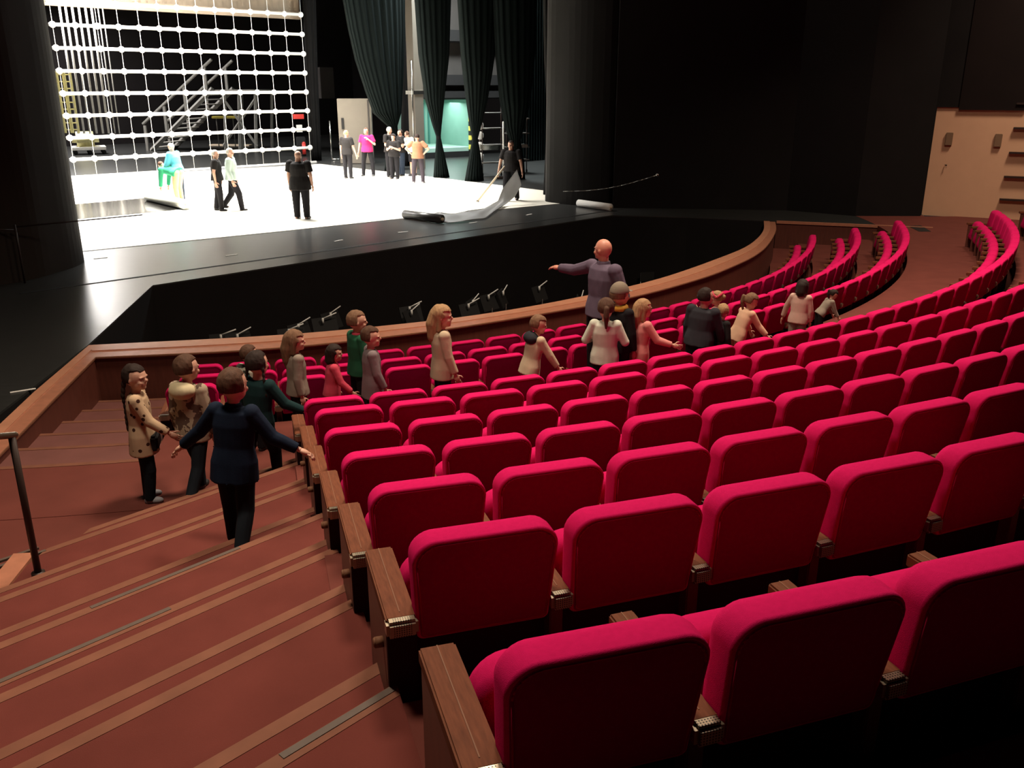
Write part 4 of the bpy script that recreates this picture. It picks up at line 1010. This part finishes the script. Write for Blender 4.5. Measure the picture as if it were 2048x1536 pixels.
def cis(u, v, r):                      # stands in the cross aisle: on the arc of radius r under the head seen at (u, v)
    q = ray(u, v); a = q.x**2+q.y**2; b = -(q.x*CC.x+q.y*CC.y); c = CC.length_squared-r*r
    D = math.sqrt(b*b-a*c); t = (-b-D)/a
    if t < 0: t = (-b+D)/a
    return Vector((q.x*t, q.y*t, 0)), EYE+q.z*t
# -- on and at the foot of the stairs
person('child', 'girl in cream spotted coat with long dark braid at the foot of the stairs', at_z(303, 998), 75, 1.18,
       dict(head=(25, 0), aR=((.15, .45, -.9), (.0, .75, -.6)), aL=((-.2, -.1, -1), (0, .1, -1)), lR=((.03, .1, -1), (0, -.1, -1)), lL=((-.03, -.05, -1), (0, -.05, -1))),
       hair=('braid', H_DARK), top=LEOP, bottom=NAVY_T, shoe=SHOE_L, hem=.10, extras=(('bag', BL_COT, 1),), vox=.008)
person('child', 'boy in patterned hoodie with cream hood walking ahead of the navy boy', at_z(402, 988), 18, 1.25,
       dict(head=(14, 0), **walkB), hair=('short', H_BROWN), top=CAMO, bottom=NAVY_T, hem=.03, extras=(('hood', CREAM_H),), vox=.008)
p3 = at_z(487, 1095, .455)
person('child', 'boy in navy jacket stepping down the stairs with both arms spread', (p3.x, p3.y, .462), 8, 1.20,
       dict(head=(10, -4), tv=(.04, .10, 1), aL=((-.72, .05, -.85), (-.75, .1, -.62)), aR=((.58, .12, -.85), (.80, .25, -.50)),
            lL=((-.06, .16, -1), (0, .02, -1)), lR=((.03, -.20, -1), (.02, -.62, -1)), hR=(0, 0, -1), hL=(0, 0, -1)),
       hair=('short', H_BROWN), top=NAVY, bottom=NAVY_T, hem=.06, extras=(('collar', NAVY),), vox=.0075)
person('child', 'child in dark teal sweater with braids touching the end panels', at_z(528, 968), 22, 1.22,
       dict(head=(-4, 0), tv=(.06, .05, 1), aR=((.50, .35, -.9), (.62, .5, -.42)), aL=((-.3, .1, -1), (0, .3, -1)), hR=(0, 0, -1), **walkA),
       hair=('pigtails', H_DARK), top=TEAL_S, bottom=DK_T, vox=.008)
c, z = cis(494, 691, 16.35)
person('child', 'child in patterned white top hidden behind the teal sweater child', c, 25, z, dict(head=(10, 0)), hair=('short', H_BROWN), top=PATT, bottom=DK_T)
# -- in the cross aisle
def aisle(label, u, v, r, face, pose=None, **k):
    c, z = cis(u, v, r); return person('child', label, c, face, z, pose, **k)
hang = dict(aR=((.2, .05, -1), (.05, .3, -1)))
aisle('girl with long brown hair in pale top and grey sleeves, behind teal child', 586, 661, 16.3, 62, dict(head=(15, 0), aR=((.15, -.15, -1), (.1, .15, -1))), hair=('long', H_LIGHT), top=TAUPE, bottom=DK_T)
aisle('small girl with dark bob in rose top walking right', 657, 690, 16.2, 75, dict(head=(12, 0), tv=(0, .12, 1), aR=((.2, .4, -1), (.1, .6, -.6))), hair=('bob', H_DARK), top=HOTPINK, bottom=DK_T, shoe=SHOE)
aisle('fair boy in green jacket half hidden behind the grey-topped child', 711, 622, 15.95, 55, dict(head=(20, 0)), hair=('short', H_LIGHT), top=GREEN, bottom=DK_T, extras=(('collar', HOTPINK),))
aisle('brown-haired child in grey mauve top before the green jacket boy', 739, 654, 16.35, 72, dict(head=(15, 0), aR=((.2, .15, -1), (0, .45, -1))), hair=('short', H_BROWN), top=GREY_S, bottom=DK_T, hem=.08)
aisle('girl with long blond hair in cream jacket standing in the cross aisle', 881, 610, 16.3, 72, dict(head=(18, 0), aR=((.15, .15, -1), (.05, .35, -1))), hair=('long', H_BLOND), top=CREAM, bottom=DK_T, shoe=SHOE, hem=.04)
aisle('child in cream jacket and dark hood leaning forward between seats', 1086, 628, 16.35, 62, dict(tv=(0, .22, 1), py=-.15, head=(25, -10), aR=((.25, .55, -1), (.15, .55, -.85)), lL=((-.03, .25, -1), (0, 0, -1))), hair=('short', H_LIGHT), top=CREAM, bottom=TAUPE, hem=.03, extras=(('hood', CHAR),))
c, z = cis(1209, 471, 15.95)
person('man', 'tall bald man in purple grey shirt pointing left towards the pit', c, 45, z,
       dict(head=(-95, 4), twist=-8, aL=((-.90, .10, -.30), (-.97, .10, -.05)), aR=((.35, .2, -1), (-.75, .50, .12)), hL=(0, .2, -1), hR=(-.2, .6, .8)), adult=True, skin=mat('ruddy_skin', (.60, .26, .18), .5),
       hair=('none', None), top=cloth('purple_grey_shirt', (.12, .09, .13)), bottom=DK_T, extras=(('collar', bpy.data.materials['purple_grey_shirt']),), slim=1.06, vox=.009)
aisle('girl with brown ponytail in pale mint shirt before the bald man', 1213, 597, 16.55, 15, dict(head=(-12, 0), aR=((.5, .1, -1), (-.15, .75, -.1)), aL=((-.5, .05, -1), (.2, .8, -.1))), hair=('pony', H_BROWN), top=WHITE_S, bottom=DK_T, hem=.02)
aisle('child in grey knit cap and mustard scarf beside the bald man', 1239, 568, 16.42, 40, dict(head=(10, 0)), hair=('short', H_LIGHT), top=DK_T, bottom=BL_COT, extras=(('cap', cloth('grey_knit', (.20, .16, .12))), ('scarf', cloth('mustard_wool', (.50, .26, .04)))))
aisle('girl with long blond ponytail in pink top reaching to a seat', 1281, 599, 16.5, 62, dict(head=(12, 0), tv=(.02, .06, 1), aR=((.35, .45, -.8), (.45, .85, -.30))), hair=('long', H_BLOND), top=PINK, bottom=PINK, hem=.06)
aisle('dark-haired boy in charcoal jacket with his back to the camera', 1405, 577, 16.45, 30, dict(head=(25, 0), tv=(.05, .1, 1), aR=((.3, .2, -1), (.1, .5, -1))), hair=('short', H_DARK), top=CHAR, bottom=DK_T, slim=1.2, hem=.02)
aisle('child with pink headband facing left behind the charcoal jacket boy', 1436, 583, 16.0, -60, dict(head=(-10, 0), aL=((-.2, .4, -.8), (0, .6, .6))), hair=('bun', H_BLOND), top=PINK, bottom=DK_T, extras=(('headband', HOTPINK),))
aisle('small blond child in dark clothes beside the charcoal jacket boy', 1442, 609, 16.5, 65, dict(head=(-50, -8), tv=(0, .1, 1)), hair=('short', H_BLOND), top=BL_COT, bottom=DK_T)
aisle('girl in peach shirt with brown ponytail leaning on the seats', 1516, 581, 16.45, 70, dict(tv=(0, .42, 1), py=-.24, head=(25, -22), aR=((.15, .55, -.9), (.35, .6, -.75)), aL=((-.2, .5, -.85), (-.1, .5, -.8))), hair=('pony', H_LIGHT), top=PEACH, bottom=PEACH, hem=.03)
aisle('dark-haired girl in blush blouse bowing her head', 1604, 560, 16.35, 35, dict(tv=(0, .12, 1), head=(-5, -18), aL=((-.5, .2, -.9), (-.3, .1, -1)), aR=((.2, .1, -1), (0, .2, -1))), hair=('bob', H_DARK), top=BLUSH, bottom=TAUPE)
aisle('dark-haired child in grey top bending low at the far end', 1684, 572, 16.2, 80, dict(tv=(0, .75, 1), py=-.28, head=(20, -30), aR=((.1, .35, -1), (.15, .5, -.9)), aL=((-.1, .45, -1), (0, .45, -.8))), hair=('pony', H_DARK), top=TAUPE, bottom=DK_T)

# -- stagehands
CB = SHOE; fair = SKIN2
def crew(label, u, v, face, h, pose=None, **k):
    k.setdefault('slim', 1.2)
    return person('crew', label, at_z(u, v, .006), face, h, pose, adult=True, vox=k.pop('vox', .013), **k)
away, right, left, to = 0, 90, -90, 180
crew('stagehand in light blue shirt looking down at the vinyl roll', 362, 402, -78, 1.72, dict(head=(0, -30), tv=(0, .18, 1), aL=((-.15, .3, -1), (0, .5, -.8)), aR=((.15, .3, -1), (0, .6, -.7))), hair=('short', H_GREY), top=cloth('light_blue_shirt', (.12, .45, .60)), bottom=JEANS, sleeve='elbow')
crew('stagehand in green top and khaki trousers bending over the roll', 343, 403, -70, 1.62, dict(tv=(0, 1, .22), py=-.35, head=(0, -60), aL=((0, .15, -1), (0, .15, -1)), aR=((0, .3, -1), (0, .2, -1)), lR=((.05, .25, -1), (0, -.1, -1)), lL=((-.05, .1, -1), (0, -.1, -1))), hair=('short', H_BROWN), top=cloth('bright_green_top', (.04, .32, .16)), bottom=OLIVE, shoe=SHOE_L)
crew('stagehand in dark tee walking right beside the grey-shirted one', 441, 421, 80, 1.66, dict(head=(5, 0), aR=((.15, -.15, -1), (.05, .1, -1)), lR=((0, .12, -1), (0, 0, -1)), lL=((0, -.1, -1), (0, -.2, -1))), hair=('short', H_GREY), top=BL_COT, bottom=DK_T, sleeve='short')
crew('stagehand in pale grey shirt striding to the right', 470, 420, 85, 1.74, dict(head=(5, 0), aR=((.15, -.1, -1), (.05, .35, -1)), lR=((0, .42, -1), (0, .12, -1)), lL=((0, -.18, -1), (0, -.75, -1))), hair=('short', H_GREY), top=cloth('pale_grey_shirt', (.42, .52, .47)), bottom=DK_T)
crew('bald stagehand in dark shirt standing alone with his back to us', 605, 437, 12, 1.74, dict(head=(5, 0)), hair=('none', None), top=BL_COT, bottom=DK_T, sleeve='short', slim=1.38, hem=.12, vox=.011)
crew('blond stagehand in black tee seen from behind, left of the pink shirt', 697, 357, 20, 1.76, dict(head=(20, 0), aR=((.25, .1, -1), (.25, .2, -1))), hair=('short', H_BLOND), top=BL_COT, bottom=DK_T, sleeve='short', slim=1.08)
crew('stagehand in magenta polo holding a hand to his chin', 737, 352, 195, 1.82, dict(head=(10, 0), aL=((-.45, .15, -.9), (.85, .45, .75)), aR=((.3, .05, -1), (.2, .05, -1)), lL=((-.2, 0, -1), (-.05, 0, -1)), lR=((.16, 0, -1), (.05, 0, -1))), hair=('short', H_BROWN), top=cloth('magenta_polo', (.50, .02, .11)), bottom=DK_T, sleeve='short', slim=1.1)
crew('tall grey-haired stagehand in black tee at the back of the group', 782, 354, 120, 1.86, dict(head=(10, 0), aR=((.2, .1, -1), (-.1, .8, .0))), hair=('short', H_GREY), top=BL_COT, bottom=DK_T, sleeve='short')
crew('shorter stagehand in black tee and headset in front of the group', 790, 358, -160, 1.64, dict(head=(-10, -8), aL=((-.2, .1, -1), (.6, .6, .3)), aR=((.2, .1, -1), (-.5, .6, .2))), hair=('crop', H_DARK), top=BL_COT, bottom=DK_T, sleeve='short', extras=(('headband', BL_COT),))
crew('stagehand in black tee and jeans with folded arms', 804, 351, -120, 1.74, dict(head=(0, 0), aL=((-.25, .2, -1), (.8, .55, .15)), aR=((.25, .2, -1), (-.8, .55, .1))), hair=('crop', H_DARK), top=BL_COT, bottom=JEANS, sleeve='short')
crew('stagehand in white tee leaning into the group', 819, 351, -60, 1.72, dict(tv=(0, .45, 1), py=-.2, head=(0, -5), aL=((-.15, .4, -1), (0, .3, -1))), hair=('short', H_BROWN), top=M['white'], bottom=DK_T, sleeve='short', legs='shorts')
crew('stagehand in brown tee with hands on his hips, seen from behind', 837, 366, 5, 1.72, dict(head=(-10, -10), aR=((.85, -.15, -.75), (-.75, .1, -.75)), aL=((-.85, -.15, -.75), (.75, .1, -.75)), lR=((.12, 0, -1), (.05, 0, -1)), lL=((-.12, 0, -1), (-.05, 0, -1))), hair=('short', H_DARK), top=cloth('brown_tee', (.30, .14, .08)), bottom=cloth('dusky_trousers', (.05, .04, .05)), sleeve='short', shoe=SHOE_L, slim=1.1)
crew('man in black tee walking with a grey sheet and a pole', 1022, 402, 195, 1.80, dict(head=(5, 0), aR=((.35, .1, -1), (.15, .25, -1)), aL=((-.3, .05, -1), (-.2, .15, -1)), lR=((.05, .25, -1), (0, 0, -1)), lL=((-.05, -.15, -1), (0, -.4, -1))), hair=('short', H_DARK), top=BL_COT, bottom=DK_T, sleeve='short', vox=.011)

bake()
